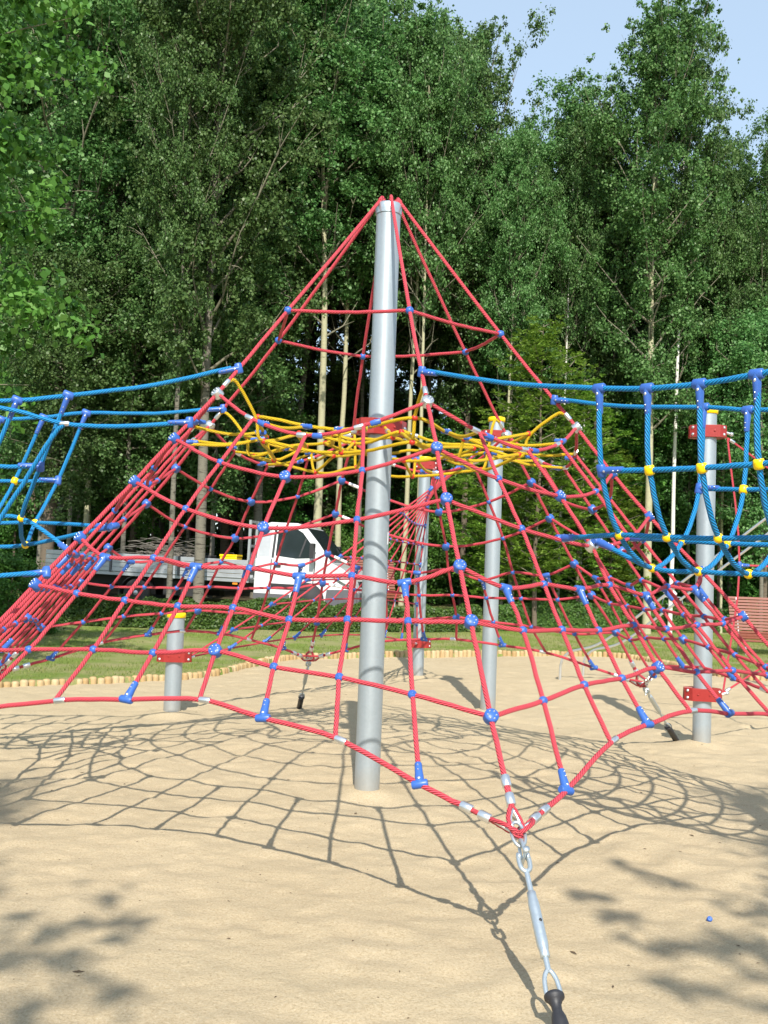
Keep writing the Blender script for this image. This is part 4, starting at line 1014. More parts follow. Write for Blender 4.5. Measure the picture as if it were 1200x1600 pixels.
# ------------------------------------------------------------------ slatted benches
M['slat'] = mat_plain('red-brown stained slats', (.20, .055, .03), .55, 0, .25, 14, .4)
def bench(x, y, rz, width, label):
    t = thing('slatted_bench', label, 'bench', (x, y, gz(x, y)), rz)
    prof = [(.62, .30), (.55, .36), (.46, .40), (.36, .415), (.26, .415), (.16, .41), (.06, .40), (-.02, .41), (-.07, .46)]
    bk = [(-.10, .53), (-.125, .60), (-.15, .67), (-.175, .74), (-.20, .81), (-.225, .88), (-.25, .95), (-.275, 1.02), (-.30, 1.09), (-.325, 1.16), (-.35, 1.23)]
    for nm, pr in (('seat', prof), ('backrest', bk)):
        mb = MB()
        for i, (dy, z) in enumerate(pr):
            a, b = pr[max(0, i - 1)], pr[min(len(pr) - 1, i + 1)]
            ang = math.atan2(b[1] - a[1], -(b[0] - a[0]))
            mb.box((0, -dy, z), (width, .058, .028), Matrix.Rotation(ang, 3, 'X'))
        mb.build(nm, M['slat'], t, .004)
    for sx in (-width / 2 + .18, width / 2 - .18):
        mb = MB(); mb.tube(catmull([(sx, -.60, -.1), (sx, -.56, .25), (sx, -.36, .385), (sx, 0, .37), (sx, .09, .48), (sx, .36, 1.24)], 4), .022, 8); mb.tube([(sx, .0, .37), (sx, .12, -.1)], .022, 8)
        mb.build('leg', M['galv'], t)
def ray_at(u, v, y):
    d = _fw + _ir * ((u - 600) / FPX) + _iu * ((800 - v) / FPX)
    return CAM + d * ((y - CAM.y) / d.y)
def bench_at(u, v_top, y, rz, w, label):
    p = ray_at(u, v_top, y)
    bench(p.x, y, rz, w, label)
bench_at(1228, 931, 15.4, R(-8), 2.4, 'red-brown slatted wooden bench at the right edge, behind the hedge')
bench_at(583, 892, 20.0, R(12), 1.3, 'red-brown slatted bench half hidden behind the foot of the mast, beyond the truck nose')

# ------------------------------------------------------------------ litter bin
p = ray_at(1050, 975, 21.5)
lb = thing('litter_bin', 'grey litter bin with white band on a stand, behind the hedge at right', 'litter bin', (p.x, p.y, gz(p.x, p.y)))
mb = MB(); mb.lathe([(.17, .25), (.20, .30), (.21, .72), (.19, .78)], 20); mb.build('body', mat_plain('grey bin', (.24, .25, .24), .5), lb)
mb = MB(); mb.lathe([(.215, .60), (.215, .70)], 20); mb.lathe([(.10, 1.02), (.13, 1.08), (.06, 1.16), (.001, 1.18)], 16); mb.build('band', M['white_label'], lb)
mb = MB(); mb.lathe([(.09, .78), (.12, .86), (.12, 1.02), (.09, 1.04)], 16); mb.build('opening', M['black_trim'], lb)
mb = MB()
for s in (-1, 1): mb.tube(catmull([(s * .30, 0, -.1), (s * .30, 0, .7), (s * .25, 0, .95), (s * .12, 0, .98)], 4), .016, 6)
mb.build('stand', M['galv'], lb)

# ------------------------------------------------------------------ small things on the sand
cp = Vector((1.538, -2.658)); czs = float(sand_z(np.array([cp.x]), np.array([cp.y]))[0])
mb = MB(); mb.lathe([(.012, -.006), (.0125, .010), (.010, .014), (.004, .0145), (.0005, .012)], 16, Matrix.Rotation(R(55), 4, 'X')); mb.lathe([(.009, -.004), (.0095, .004), (.0005, .006)], 10, Matrix.Translation((.007, .003, .004)) @ Matrix.Rotation(R(20), 4, 'Y'))
o = mb.build('bottle_cap', M['blue_plastic']); o.location = (cp.x, cp.y, czs + .007); tag(o, 'tiny bright blue plastic cap lying on the sand at the lower right', 'cap')
rd = random.Random(12); db = MB()
for i in range(260):
    x, y = rd.uniform(-4, 5), rd.uniform(-5, 6); z = float(sand_z(np.array([x]), np.array([y]))[0]); a = rd.uniform(0, 6.28); L = rd.uniform(.004, .016) * (1 if rd.random() < .85 else 1.8)
    dx, dy = math.cos(a) * L, math.sin(a) * L; w = .3
    db.add([(x - dx, y - dy, z + .002), (x + dy * w, y - dx * w, z + .004), (x + dx, y + dy, z + .003), (x - dy * w, y + dx * w, z + .006)], [[0, 1, 2, 3]], False)
struct(db.build('leaf_debris', mat_plain('dry leaf bits', (.10, .065, .035), .8, 0, .4, 30)), 'stuff')

# ------------------------------------------------------------------ foliage
M['bark_dark'] = mat_bark('dark wood bark', (.075, .065, .05), (.03, .025, .02), .55)
M['bark_limb'] = mat_bark('limb bark', (.19, .175, .12), (.04, .035, .025), .55)
def kites(C, Nrm, size, r, elong=1.0, droop=None):
    """one four-cornered leaf per centre"""
    n = len(C)
    a = r.normal(size=(n, 3)); t = np.cross(Nrm, a); t /= np.linalg.norm(t, axis=1)[:, None] + 1e-9
    if droop is not None: t = t * .6 + droop; t -= Nrm * (t * Nrm).sum(1)[:, None]; t /= np.linalg.norm(t, axis=1)[:, None] + 1e-9
    b = np.cross(Nrm, t)
    L = size * r.uniform(.7, 1.25, n)[:, None]; W = L * (.46 / elong)
    V = np.empty((n, 5, 3)); cup = Nrm * L * .12
    V[:, 0] = C - t * L * .5; V[:, 1] = C + b * W + cup - t * L * .12; V[:, 2] = C + t * L * .22 + b * W * .72 + cup * .5
    V[:, 3] = C + t * L * .52 - cup * .4; V[:, 4] = C - b * W + cup - t * L * .02
    return V
def clumps_to_leaves(cl, per, size, r, up=.55, elong=1.0, ref=None):
    """cl: (n,4) centre + radius"""
    cl = np.asarray(cl); n = len(cl); ref = ref or cl[:, 3].mean()
    cnt = np.maximum(5, (per * (cl[:, 3] / ref) ** 2 * r.uniform(.6, 1.4, n)).astype(int))
    I = np.repeat(np.arange(n), cnt); m = len(I)
    d = r.normal(size=(m, 3)); d /= np.linalg.norm(d, axis=1)[:, None]
    rad = cl[I, 3] * np.abs(r.normal(.55, .42, m)) * 1.12
    C = cl[I, :3] + d * rad[:, None] * np.array([1, 1, .8])
    N = d * .5 + r.normal(size=(m, 3)) * .55 + np.array([0, 0, up]); N /= np.linalg.norm(N, axis=1)[:, None]
    dr = np.tile([0, 0, -.5], (m, 1)) + d * .3
    return kites(C, N, size, r, elong, dr)
def trunk_mesh(path, radii, limbs, mat, seg=10):
    mb = MB(); mb.tube(path, radii, seg)
    for lp, lr in limbs: mb.tube(lp, lr, 6, mi=1)
    return mb.mesh('trunk', [mat, M['bark_limb']])
def make_tree(seed, H, crown0, rad, trunk_r, leafmat, bark, per=150, leaf=.085, nlimb=46, taper=.85, lean=.02, fork=False, shape='column', dens=1.0, elong=1.0, up_ang=(.72, 1.15), dead=0):
    r = np.random.default_rng(seed); rr = random.Random(seed)
    # trunk with gentle bends
    pts = []; x = y = 0.0; vx, vy = rr.uniform(-lean, lean), rr.uniform(-lean, lean); nseg = 14
    for i in range(nseg + 1):
        pts.append(Vector((x, y, H * .97 * i / nseg - (.3 if i == 0 else 0))))
        vx += rr.uniform(-lean, lean) * .7; vy += rr.uniform(-lean, lean) * .7; vx *= .85; vy *= .85
        x += vx * H / nseg; y += vy * H / nseg
    path = catmull(pts, 3)
    radii = [trunk_r * (1.25 if i == 0 else 1) * (1 - (i / (len(path) - 1)) * .93) ** taper for i in range(len(path))]
    def tp(z):
        f = max(0, min(1, z / (H * .97))) * (len(path) - 1); i = min(len(path) - 2, int(f)); return path[i].lerp(path[i + 1], f - i), radii[i]
    limbs = []; cl = []
    for k in range(nlimb):
        f = (k + rr.random()) / nlimb
        z = crown0 * .8 + (H * .96 - crown0 * .8) * f ** .9
        p0, r0 = tp(z)
        az = k * 2.4 + rr.uniform(-.5, .5); el = rr.uniform(*up_ang) * (1 if f < .8 else 1.15)
        if shape == 'column': env = rad * (math.sin(math.pi * min(1, (f * .86 + .16))) ** .6)
        elif shape == 'cone': env = rad * (1 - f) ** .7 + .25
        else: env = rad * math.sqrt(max(.05, 1 - (2 * f - 1) ** 2))
        L = max(.5, env * rr.uniform(.5, 1.35))
        hd = Vector((math.cos(az), math.sin(az), 0)); lp = [p0]
        for q in range(1, 5):
            s = q / 4; lp.append(p0 + hd * L * s + Vector((0, 0, math.tan(min(1.25, el)) * L * s * (.75 + .25 * s) * .8)) + Vector((rr.gauss(0, .06), rr.gauss(0, .06), rr.gauss(0, .05))))
        lr0 = min(r0 * .55, .05); limbs.append((lp, [lr0, lr0 * .75, lr0 * .5, lr0 * .3, lr0 * .12]))
        nc = int(3 + L * 2.6 * dens)
        for q in range(nc):
            s = .30 + .75 * (q + rr.random()) / nc; i = min(3, int(s * 4)); b = lp[i].lerp(lp[i + 1], min(1.06, s * 4 - i))
            sp = .20 + .09 * L
            b = b + Vector((rr.gauss(0, sp), rr.gauss(0, sp), rr.gauss(0, sp * .8) - .08))
            cl.append((b.x, b.y, b.z, rr.choice((.16, .24, .32, .44)) * rr.uniform(.85, 1.15)))
            for w in range(2): cl.append((b.x + rr.gauss(0, .42), b.y + rr.gauss(0, .42), b.z + rr.gauss(0, .3), rr.uniform(.08, .17)))
            if q % 2 == 0 and len(limbs) < 240:
                a0 = lp[i]; limbs.append(([a0, a0.lerp(b, .5) + Vector((0, 0, .05)), b], [lr0 * .3, lr0 * .18, .003]))
    for w in range(dead):        # bare dead boughs below the crown
        z = crown0 * rr.uniform(.62, 1.0); p0, r0 = tp(z); a = rr.uniform(0, 6.28); L = rr.uniform(.8, 1.9); hd = Vector((math.cos(a), math.sin(a), 0))
        q1 = p0 + hd * L * .5 + Vector((0, 0, L * .35)); q2 = p0 + hd * L * .8 + Vector((rr.gauss(0, .1), rr.gauss(0, .1), L))
        limbs.append(([p0, q1, q2], [.035, .022, .006])); limbs.append(([q1, q1 + hd * L * .3 + Vector((rr.gauss(0, .15), rr.gauss(0, .15), L * .12))], [.014, .004]))
    # leader tuft
    for q in range(9): cl.append((path[-1].x + rr.gauss(0, .13), path[-1].y + rr.gauss(0, .13), H - q * .2, rr.uniform(.1, .2)))
    for w in range(5):           # upright leaders of the broken crown outline
        f = rr.uniform(.62, .9); a = rr.uniform(0, 6.28); q0 = rad * rr.uniform(.35, .8); b0, _ = tp(H * f); tx, ty = b0.x + math.cos(a) * q0, b0.y + math.sin(a) * q0
        hh = rr.uniform(1.4, 2.6)
        limbs.append(([b0 - Vector((0, 0, .8)), Vector((tx, ty, b0.z + hh * .4)), Vector((tx, ty, b0.z + hh))], [.03, .018, .004]))
        for q in range(20): cl.append((tx + rr.gauss(0, .26) * (1.15 - q / 20), ty + rr.gauss(0, .26) * (1.15 - q / 20), b0.z - .5 + (hh + .5) * q / 19, rr.uniform(.10, .24)))
    V = clumps_to_leaves(cl, per, leaf, r, elong=elong, ref=.33)
    return leaf_mesh('crown', V, 5, M[leafmat]), trunk_mesh(path, radii, limbs, M[bark])
def plant_tree(name, meshes, x, y, label, cat, rz=0.0, sc=1.0, group=None, bark=None, szc=None):
    t = thing(name, label, cat, (x, y, gz(x, y)), rz, group)
    t.scale = (sc * (szc or 1), sc * (szc or 1), sc)
    c = place('crown', meshes[0], t); k = place('trunk', meshes[1], t)
    if bark: k.material_slots[0].link = 'OBJECT'; k.material_slots[0].material = M[bark]
    return t
def xy(u, y):        # world x of pixel column u (at the horizon) for depth y
    return ray_at(u, 893, y).x
HIGH = [make_tree(28, 18.5, 11.3, 2.3, .135, 'aspen', 'bark_cream', 185, .088, 40, dead=7, lean=.03), make_tree(29, 18.0, 10.6, 2.5, .12, 'aspen', 'bark_cream', 185, .088, 40, lean=.055, dead=8)]
ASP = [make_tree(21, 19.5, 7.4, 2.5, .155, 'aspen', 'bark_cream', 185, .088, 52),
       make_tree(22, 18.0, 8.0, 2.2, .135, 'aspen', 'bark_cream', 185, .088, 46, lean=.035),
       make_tree(23, 20.5, 6.6, 2.8, .17, 'aspen', 'bark_grey', 185, .088, 56),
       make_tree(24, 17.0, 8.4, 2.0, .11, 'aspen', 'bark_birch', 170, .085, 40, lean=.03),
       make_tree(25, 19.0, 7.0, 2.6, .14, 'aspen', 'bark_brown', 185, .088, 50, shape='round')]
# front rank: (pixel column, depth, prototype, top height, bark, width factor, rotation, label)
FRONT = [
 (70, 20.5, 2, 21.5, 'bark_brown', 1.1, 0.3, 'tall dark tree at the far left edge of the picture, brown trunk'),
 (132, 22.5, 0, 19.5, 'bark_cream', .7, 1.9, 'tall pale-trunked aspen left of the two grey trunks by the truck'),
 (266, 16.6, 4, 16.5, 'bark_grey', .60, 2.2, 'slim grey trunk in front of the truck bed, left of the thick one'),
 (312, 17.1, 2, 20.0, 'bark_grey', .85, 4.0, 'tree with the thickest grey trunk, in front of the truck bed'),
 (400, 22.5, 1, 20.5, 'bark_grey', 1.0, 5.1, 'grey-trunked tree directly behind the truck cab'),
 (492, 21.5, 5, 19.0, 'bark_cream', 1.0, .8, 'aspen with a straight cream trunk left of the mast, above the truck cab'),
 (528, 23.0, 6, 18.7, 'bark_cream', .85, 3.1, 'aspen with a slightly bent cream trunk just left of the mast'),
 (628, 22.0, 6, 17.3, 'bark_cream', .75, 1.2, 'aspen with a curved cream trunk right behind the mast'),
 (722, 23.5, 0, 18.9, 'bark_brown', .72, 2.6, 'tall tree with upswept crown right of the mast top, against the sky'),
 (800, 22.0, 3, 14.6, 'bark_cream', 1.0, .2, 'slim tree with the lowest top, under the gap of open sky'),
 (850, 23.5, 3, 16.4, 'bark_grey', .85, 3.6, 'slim tree whose thin top stands alone in the gap of sky'),
 (930, 22.5, 1, 16.2, 'bark_grey', .8, 4.7, 'bushy-topped tree left of the tallest one on the right'),
 (1012, 20.0, 0, 17.8, 'bark_cream', .85, 5.6, 'tallest tree on the right, with a smooth cream trunk behind the blue bridge'),
 (1048, 20.6, 6, 17.5, 'bark_birch', .58, 1.5, 'white-barked birch between the cream trunk and the right pole'),
 (1125, 22.5, 4, 14.6, 'bark_brown', .85, 2.9, 'broad-crowned tree above the right pole'),
 (1195, 22.0, 4, 14.4, 'bark_brown', .85, .6, 'tree at the far right edge of the picture'),
 (205, 25.5, 1, 16.2, 'bark_brown', 1.1, 2.0, 'tree behind the truck bed, between the pale and the slim grey trunks'),
 (350, 26.0, 0, 20.4, 'bark_brown', 1.0, .5, 'tree behind the truck, to the right of the thickest grey trunk'),
 (448, 25.5, 5, 20.0, 'bark_grey', 1.0, 2.4, 'tree behind the truck cab roof, left of the straight cream trunk'),
 (560, 26.5, 5, 17.6, 'bark_grey', .8, 4.4, 'tree hidden behind the upper part of the mast'),
 (672, 26.0, 5, 16.2, 'bark_grey', .8, 5.2, 'tree between the mast top and the tall upswept crown'),
]
LOW = [make_tree(26, 11.5, 3.9, 2.3, .08, 'aspen', 'bark_grey', 120, .088, 44, shape='round', up_ang=(.2, .7)), make_tree(27, 9.0, 2.6, 1.9, .06, 'shrub', 'bark_brown', 110, .085, 36, shape='round', up_ang=(.15, .6))]
for u, y, pi, H in ((60, 21.5, 0, 10.5), (105, 19.2, 0, 9.0), (190, 20.2, 0, 10.5), (235, 22.5, 1, 7.0), (330, 20.6, 0, 10.8), (375, 24.0, 0, 9.5), (420, 25.5, 1, 6.0), (570, 28.5, 1, 5.5), (700, 24.5, 1, 6.0), (820, 25.0, 0, 10.5), (905, 25.5, 0, 9.5), (960, 23.5, 1, 7.5), (1030, 26.5, 0, 10.5), (1075, 23.5, 0, 9.6), (1140, 24.5, 0, 10.4), (1190, 20.5, 0, 9.2), (1210, 23.5, 1, 7.0), (20, 24.0, 1, 6.5), (150, 25.5, 1, 6.0), (290, 25.0, 0, 9.5), (520, 29.5, 1, 5.5)):
    plant_tree('young_tree', LOW[pi], xy(u, y), y, 'young bushy tree filling the space under the tall crowns', 'young tree', u * .7, H / (11.5, 9.0)[pi], 'young trees under the tall crowns')
for u, y, pi, H, bk, wf, rz, lab in FRONT:
    x = xy(u, y); H0 = (19.5, 18, 20.5, 17, 19, 18.5, 18)[pi]; s = (H - gz(x, y)) / H0
    plant_tree('tree', (ASP + HIGH)[pi], x, y, lab, 'tree', rz, s, None, bk, wf)
for u, y, H, bk, wf, rz, lab in ((784, 21.0, 14.2, 'bark_cream', .6, .4, 'slim cream trunk directly behind the pole right of the mast'),
        (872, 21.4, 14.4, 'bark_birch', .5, 1.4, 'thin white birch trunk behind the right half of the net, left one of two'),
        (908, 22.2, 14.8, 'bark_birch', .45, 3.3, 'thinner white birch trunk behind the right half of the net, right one of two'),
        (652, 20.8, 17.2, 'bark_cream', .62, 5.0, 'slim leaning cream trunk just right of the mast, behind the farthest pole'),
        (128, 20.2, 18.2, 'bark_cream', .6, 2.0, 'slim pale trunk behind the left blue bridge'),
        (1128, 21.6, 13.6, 'bark_cream', .5, 2.7, 'thin pale trunk right of the right pole')):
    plant_tree('tree', HIGH[1], xy(u, y), y, lab, 'tree', rz, (H - gz(xy(u, y), y)) / 18.0, None, bk, wf)
# ranks behind, standing close together in the dark wood
rf = random.Random(31); nb = 0
for row, y0 in enumerate((27.5, 31, 35, 40, 46)):
    u = -120 + row * 23
    while u < 1330:
        uu = u + rf.uniform(-18, 18); y = y0 + rf.uniform(-1.4, 1.4)
        x = ray_at(uu, 893, y).x
        sky_lim = np.interp(uu, [0, 150, 185, 240, 280, 520, 570, 620, 760, 800, 1000, 1100, 1200], [24, 22, 16, 16, 21, 20, 15.8, 14.4, 14.2, 12.0, 13.2, 12.2, 12.2])
        pi = rf.choice((0, 1, 2, 3, 4)) if not 430 < uu < 730 else rf.choice((5, 6)); H0 = (19.5, 18, 20.5, 17, 19, 18.5, 18)[pi]
        H = sky_lim * (y + 7.5) / 30.5 * rf.uniform(.84, .97)
        s = min(1.5, H / H0)
        bk = rf.choice(('bark_dark', 'bark_dark', 'bark_brown', 'bark_grey' if row < 2 else 'bark_dark', 'bark_birch' if row == 1 else 'bark_dark'))
        plant_tree('tree', (ASP + HIGH)[pi], x, y, 'slender tree of the dark wood behind the front rank of trunks', 'tree', rf.uniform(0, 6.28), s, 'trees of the dark wood', bk, 1.15 if row > 1 else 1.0)
        nb += 1
        u += rf.uniform(62, 92) - row * 3
# saplings and the far mass of the wood
for i in range(46):
    uu = rf.uniform(-60, 1260); y = rf.uniform(28, 47); H = rf.uniform(5, 9.5); pi = rf.choice((0, 1, 2, 4))
    plant_tree('sapling', ASP[pi], ray_at(uu, 893, y).x, y, 'young leafy sapling growing between the trunks of the dark wood', 'sapling', rf.uniform(0, 6.28), H / (19.5, 18, 20.5, 17, 19)[pi], 'saplings in the dark wood', 'bark_brown', 1.9)
def far_wood():
    r = np.random.default_rng(99); n = 1500
    x = r.uniform(-34, 36, n); y = r.uniform(52, 64, n); z = r.uniform(.3, 1, n) ** 1.1 * 15.5 * (1 + .15 * np.sin(x * .8) + .1 * np.sin(x * 2.1))
    z[: n // 2] *= .55
    V = clumps_to_leaves(np.stack([x, y, z + .6, r.uniform(.9, 1.6, n)], 1), 75, .30, r, .4)
    return leaf_mesh('far_wood', V, 5, M['aspen'])
struct(place('far_wood', far_wood()), 'stuff')
# light compound-leaved tree in front on the right
def rowan(seed, H, rad, r0=1.0):
    r = np.random.default_rng(seed); rr = random.Random(seed)
    path = catmull([Vector((0, 0, -.3)), Vector((.05, .02, H * .25)), Vector((-.08, .05, H * .5)), Vector((.05, -.03, H * .75)), Vector((0, 0, H * .97))], 5)
    radii = [.07 * (1 - i / len(path) * .9) for i in range(len(path))]
    limbs = []; ros = []
    for k in range(60):
        f = (k + rr.random()) / 60; z = r0 + (H * .97 - r0) * f; i = min(len(path) - 1, int(z / H * len(path))); p0 = path[i].copy(); p0.z = z
        az = k * 2.4 + rr.uniform(-.4, .4); L = rad * math.sqrt(max(.06, 1 - abs(2 * f - .9) ** 2.2)) * rr.uniform(.6, 1.1)
        hd = Vector((math.cos(az), math.sin(az), 0)); lp = [p0 + hd * L * q / 4 + Vector((0, 0, .55 * L * q / 4 - .1 * q * q / 16)) for q in range(5)]
        limbs.append((lp, [.018, .014, .010, .007, .003]))
        for q in range(int(7 + L * 11)):
            s = .25 + .8 * rr.random(); i = min(3, int(s * 4)); b = lp[i].lerp(lp[i + 1], min(1.3, s * 4 - i)) + Vector((rr.gauss(0, .2), rr.gauss(0, .2), rr.gauss(0, .16)))
            ros.append(b)
    # rosettes of drooping leaflets
    C = []; N = []; D = []
    for b in ros:
        for q in range(12):
            a = rr.uniform(0, 6.28); L = .09
            dv = np.array([math.cos(a), math.sin(a), rr.uniform(-.9, -.1)]); dv /= np.linalg.norm(dv)
            C.append(np.array(b) + dv * rr.uniform(.05, .16)); D.append(dv * 2); nn = np.array([-dv[0] * .6, -dv[1] * .6, 1.0]) + r.normal(size=3) * .25; N.append(nn / np.linalg.norm(nn))
    V = kites(np.array(C), np.array(N), .125, r, 1.9, np.array(D))
    return leaf_mesh('crown', V, 5, M['rowan']), trunk_mesh(path, radii, limbs, M['bark_brown'])
RW = [rowan(41, 8.2, 1.7), rowan(42, 5.6, 1.3, .6)]
for u, y, i, s, lab in ((838, 18.5, 0, 1.0, 'small light green tree with drooping compound leaves behind the capped pole'), (905, 20.0, 0, .86, 'light green compound-leaved tree just left of the hanging blue bridge'),
                        (770, 19.5, 1, .95, 'low light green young tree between the farthest pole and the capped pole'), (955, 20.5, 1, .9, 'low light green young tree below the first hoops of the blue bridge')):
    plant_tree('young_tree', RW[i], xy(u, y), y, lab, 'young tree', u * .1, s)
# near tree at the left edge: big bright leaves
def near_tree():
    r = np.random.default_rng(55); rr = random.Random(55); cl = []; limbs = []
    base = Vector((-6.95, 6.4, 0)); path = catmull([Vector((0, 0, -.3)), Vector((.1, 0, 3)), Vector((0, .1, 6.5)), Vector((.2, 0, 10)), Vector((.1, .1, 13.5))], 5)
    radii = [.17 * (1 - i / len(path) * .9) for i in range(len(path))]
    for k in range(64):
        f = (k + rr.random()) / 64; z = 2.0 + 11.2 * f; p0 = path[min(len(path) - 1, int(z / 13.5 * len(path)))].copy(); p0.z = z
        az = k * 2.4 + rr.uniform(-.3, .3); L = 2.95 * math.sqrt(max(.1, 1 - abs(2 * f - .8) ** 2.4)) * rr.uniform(.75, 1.08)
        if f < .12: L = 2.0 * rr.uniform(.7, 1)
        hd = Vector((math.cos(az), math.sin(az), 0)); lp = [p0 + hd * L * q / 4 + Vector((0, 0, .32 * L * q / 4 - .35 * q * q / 16)) for q in range(5)]
        limbs.append((lp, [.035, .026, .018, .010, .004]))
        for q in range(int(5 + L * 5)):
            s = .3 + .75 * rr.random(); i = min(3, int(s * 4)); b = lp[i].lerp(lp[i + 1], min(1.25, s * 4 - i)) + Vector((rr.gauss(0, .26), rr.gauss(0, .26), rr.gauss(0, .24)))
            cl.append((b.x, b.y, b.z, rr.uniform(.18, .36)))
    V = clumps_to_leaves(cl, 46, .105, r, .35)
    t = thing('tree', 'near tree with large bright green leaves reaching in at the left edge', 'tree', (base.x, base.y, gz(base.x, base.y)))
    place('crown', leaf_mesh('crown', V, 5, M['aspen_bright']), t); place('trunk', trunk_mesh(path, radii, limbs, M['bark_grey']), t)
near_tree()
# understorey shrubs
def shrub_mesh(seed, w, d, h, n, leaf, mat, per=70):
    r = np.random.default_rng(seed); rr = random.Random(seed); cl = []; limbs = []
    for k in range(n):
        a = rr.uniform(0, 6.28); q = rr.random() ** .5; z = h * rr.uniform(.05, 1)
        k2 = math.sqrt(max(.04, 1 - (z / h) ** 2.2)); cl.append((math.cos(a) * q * w * k2, math.sin(a) * q * d * k2, z * rr.uniform(.85, 1.08), rr.uniform(.15, .34)))
    for k in range(26):
        c = cl[rr.randrange(len(cl))]; limbs.append(([Vector((c[0] * .15, c[1] * .15, -.1)), Vector((c[0] * .5, c[1] * .5, c[2] * .55)), Vector(c[:3])], [.014, .010, .004]))
    V = clumps_to_leaves(cl, per, leaf, r, .4); mb = MB()
    for lp, lr in limbs: mb.tube(lp, lr, 5)
    return leaf_mesh('foliage', V, 5, M[mat]), mb.mesh('stems', M['bark_limb'])
SH = [shrub_mesh(61, 1.6, 1.1, 2.6, 150, .075, 'shrub', 120), shrub_mesh(62, 1.9, 1.2, 1.9, 150, .07, 'shrub', 120), shrub_mesh(63, 1.2, .9, 3.4, 140, .08, 'aspen_bright', 95)]
def shrub(u, y, i, sc, label, group=None):
    x = xy(u, y); t = thing('shrub', label, 'shrub', (x, y, gz(x, y)), u * .37, group); t.scale = (sc, sc, sc)
    place('foliage', SH[i][0], t); place('stems', SH[i][1], t)
for i, (u, y, k, s) in enumerate([(650, 23.5, 0, 1.0), (720, 24.5, 1, 1.2), (790, 23.5, 0, 1.0), (860, 24.5, 0, .95), (930, 25, 1, 1.1), (985, 25.5, 0, 1.1), (1040, 26, 1, 1.25), (1085, 25.5, 0, 1.1), (1135, 26, 0, 1.25), (1190, 25.5, 1, 1.3), (1240, 25, 0, 1.3), (600, 25.5, 1, 1.0), (1010, 27, 0, 1.5), (1120, 28, 0, 1.6), (1200, 28, 0, 1.7)]):
    shrub(u, y, k, s, 'dense dark green shrub of the undergrowth beneath the trees right of the mast', 'undergrowth shrubs right of the mast')
for i, (u, y, k, s) in enumerate([(40, 26, 1, 1.1), (110, 27, 1, 1.0), (190, 28.5, 1, 1.1), (260, 29, 0, .8), (340, 28.5, 1, 1.0), (430, 27.5, 1, .9), (520, 27, 0, .8), (-30, 25, 0, 1.1)]):
    shrub(u, y, k, s, 'low dark shrub of the undergrowth behind the truck', 'undergrowth shrubs behind the truck')
shrub(20, 12.8, 0, .62, 'dark leafy shrub at the left edge in front of the truck tail')
shrub(548, 22.0, 2, .55, 'light green shrub just left of the mast, right of the truck cab')
# clipped hedge
def hedge(x0, x1, label, seed, h=.70):
    n = int((x1 - x0) * 5200); r = np.random.default_rng(seed)
    x = r.uniform(x0, x1, n); y0 = hedgeline(x); face = r.random(n)
    yy = np.where(face < .55, r.uniform(-.36, -.22, n), r.uniform(-.33, .33, n)); zz = np.where(face < .55, r.uniform(.0, h, n), h * r.uniform(.80, 1.0, n))
    yy = np.where(face > .93, .3, yy)
    bump = vnoise(x * 2.3, zz * 2.5 + yy, seed) * .16 + vnoise(x * 6, zz * 6 + yy, seed + 1) * .09
    yy = yy - np.where(face < .55, bump, 0); zz = zz + np.where(face < .55, 0, bump) + (vnoise(x * .9, x * 0, seed + 5) * .16 + vnoise(x * 3.1, x * 0, seed + 7) * .12) * (zz / h)
    C = np.stack([x, y0 + yy, ground_z(x, y0) + zz], 1)
    N = r.normal(size=(n, 3)) * .55 + np.where(face[:, None] < .55, np.array([0, -.9, .45]), np.array([0, -.2, 1.0])); N /= np.linalg.norm(N, axis=1)[:, None]
    V = kites(C, N, .052, r, 1.15, np.tile([0, 0, -.2], (n, 1)))
    t = thing('hedge', label, 'hedge', (float((x0 + x1) / 2), float(hedgeline((x0 + x1) / 2)), 0)); off = Vector(t.location)
    V -= np.array(off)
    place('foliage', leaf_mesh('foliage', V, 5, M['hedge']), t)
    mb = MB(); rr = random.Random(seed); xx = x0
    while xx < x1:
        hy = float(hedgeline(xx)); g = gz(xx, hy)
        for q in range(3):
            a = Vector((xx - off.x, hy - off.y + rr.uniform(-.1, .1), g - .1)); mb.tube([a, a + Vector((rr.uniform(-.08, .08), rr.uniform(-.12, .12), h * .5)), a + Vector((rr.uniform(-.16, .16), rr.uniform(-.2, .2), h * .9))], [.012, .009, .004], 5, False, False)
        xx += .11
    mb.build('stems', M['bark_brown'], t)
hedge(-10.5, 3.4, 'low clipped green hedge in front of the truck, left of the mast and poles', 71, .62)
hedge(3.9, 17, 'low clipped green hedge at the right, in front of the wooden bench', 72)

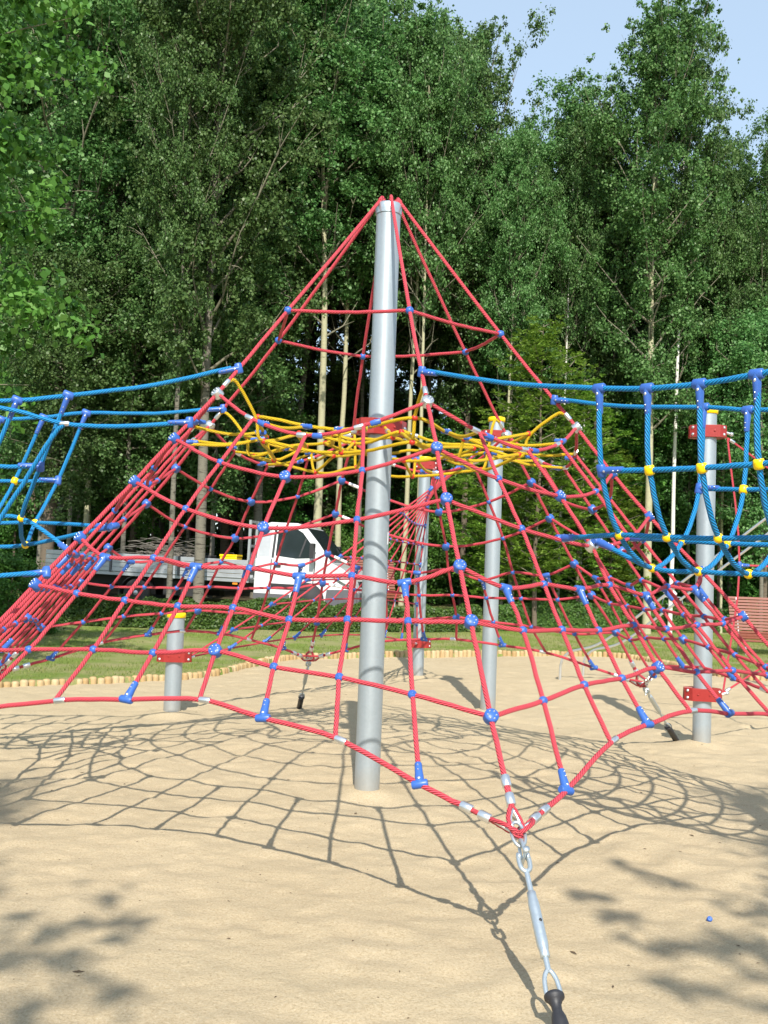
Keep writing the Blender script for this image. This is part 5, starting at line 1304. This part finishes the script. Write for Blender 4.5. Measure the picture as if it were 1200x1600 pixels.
# ------------------------------------------------------------------ trees behind the viewer, whose boughs shade the near sand
def shade_tree(bx, by, targets, label, seed, H=10.5, per=150):
    rr = random.Random(seed); r = np.random.default_rng(seed); cl = []; limbs = []
    te = 1 / math.tan(R(SUN_EL))
    path = catmull([Vector((0, 0, -.3)), Vector((.1, .1, 3.5)), Vector((-.1, 0, 7)), Vector((0, .1, H))], 6); radii = [.16 * (1 - i / len(path) * .85) for i in range(len(path))]
    for gx_, gy_, rd in targets:
        h = rr.uniform(6.4, 7.4); p = Vector((gx_ - bx, gy_ - h * te - by, h)); p0 = path[min(len(path) - 1, int((h - 1.2) / H * len(path)))].copy()
        limbs.append(([p0, p0.lerp(p, .5) + Vector((0, 0, .25)), p], [.02, .010, .003])) if rr.random() < .35 else None
        cl.append((p.x, p.y, p.z, rd * .85))
    for k in range(170):
        h = rr.uniform(7.6, H); a = rr.uniform(0, 6.28); q = rr.uniform(.2, 2.2); cl.append((math.cos(a) * q, math.sin(a) * q - .6, h, rr.uniform(.25, .45)))
    V = clumps_to_leaves(cl, per, .085, r, .5)
    t = thing('tree', label, 'tree', (bx, by, 0)); place('crown', leaf_mesh('crown', V, 5, M['aspen']), t); place('trunk', trunk_mesh(path, radii, limbs, M['bark_grey']), t)
rs = random.Random(77)
TL = [(-1.30, -2.50, .13), (-1.22, -2.78, .14), (-1.10, -2.80, .12), (-1.45, -2.95, .15), (-1.62, -2.75, .13), (-1.75, -3.05, .18), (-1.35, -3.25, .16), (-1.15, -3.02, .12), (-1.55, -3.35, .18), (-1.2, -3.45, .15), (-1.05, -3.60, .12), (-1.35, -3.75, .18), (-1.85, -3.4, .2), (-2.0, -2.75, .18), (-1.9, -2.55, .12)]
TL += [(rs.uniform(-3.6, -1.9), rs.uniform(-4.8, -2.6), rs.uniform(.16, .32)) for i in range(60)]
TRt = [(.98, -2.28, .10), (1.12, -2.32, .09), (1.34, -1.68, .08), (1.42, -1.90, .09), (1.50, -2.0, .11), (1.10, -2.56, .09), (1.20, -2.60, .10), (1.07, -2.90, .08), (1.22, -2.98, .10), (1.36, -2.98, .15), (1.50, -2.95, .15), (1.62, -2.92, .16), (1.12, -3.38, .11), (1.25, -3.46, .13), (1.40, -3.60, .12), (1.50, -3.3, .11), (1.66, -3.12, .13), (1.72, -2.38, .12), (1.85, -2.45, .12), (1.62, -2.1, .10), (1.95, -2.9, .2), (1.80, -3.3, .18), (2.1, -2.6, .16)]
TRt += [(rs.uniform(2.1, 4.2), rs.uniform(-4.6, -2.0), rs.uniform(.16, .30)) for i in range(60)]
shade_tree(-4.3, -12.3, TL, 'leafy tree behind the viewer on the left, whose boughs shade the near left sand', 81)
shade_tree(4.6, -12.0, TRt, 'leafy tree behind the viewer on the right, whose boughs shade the near right sand', 82)
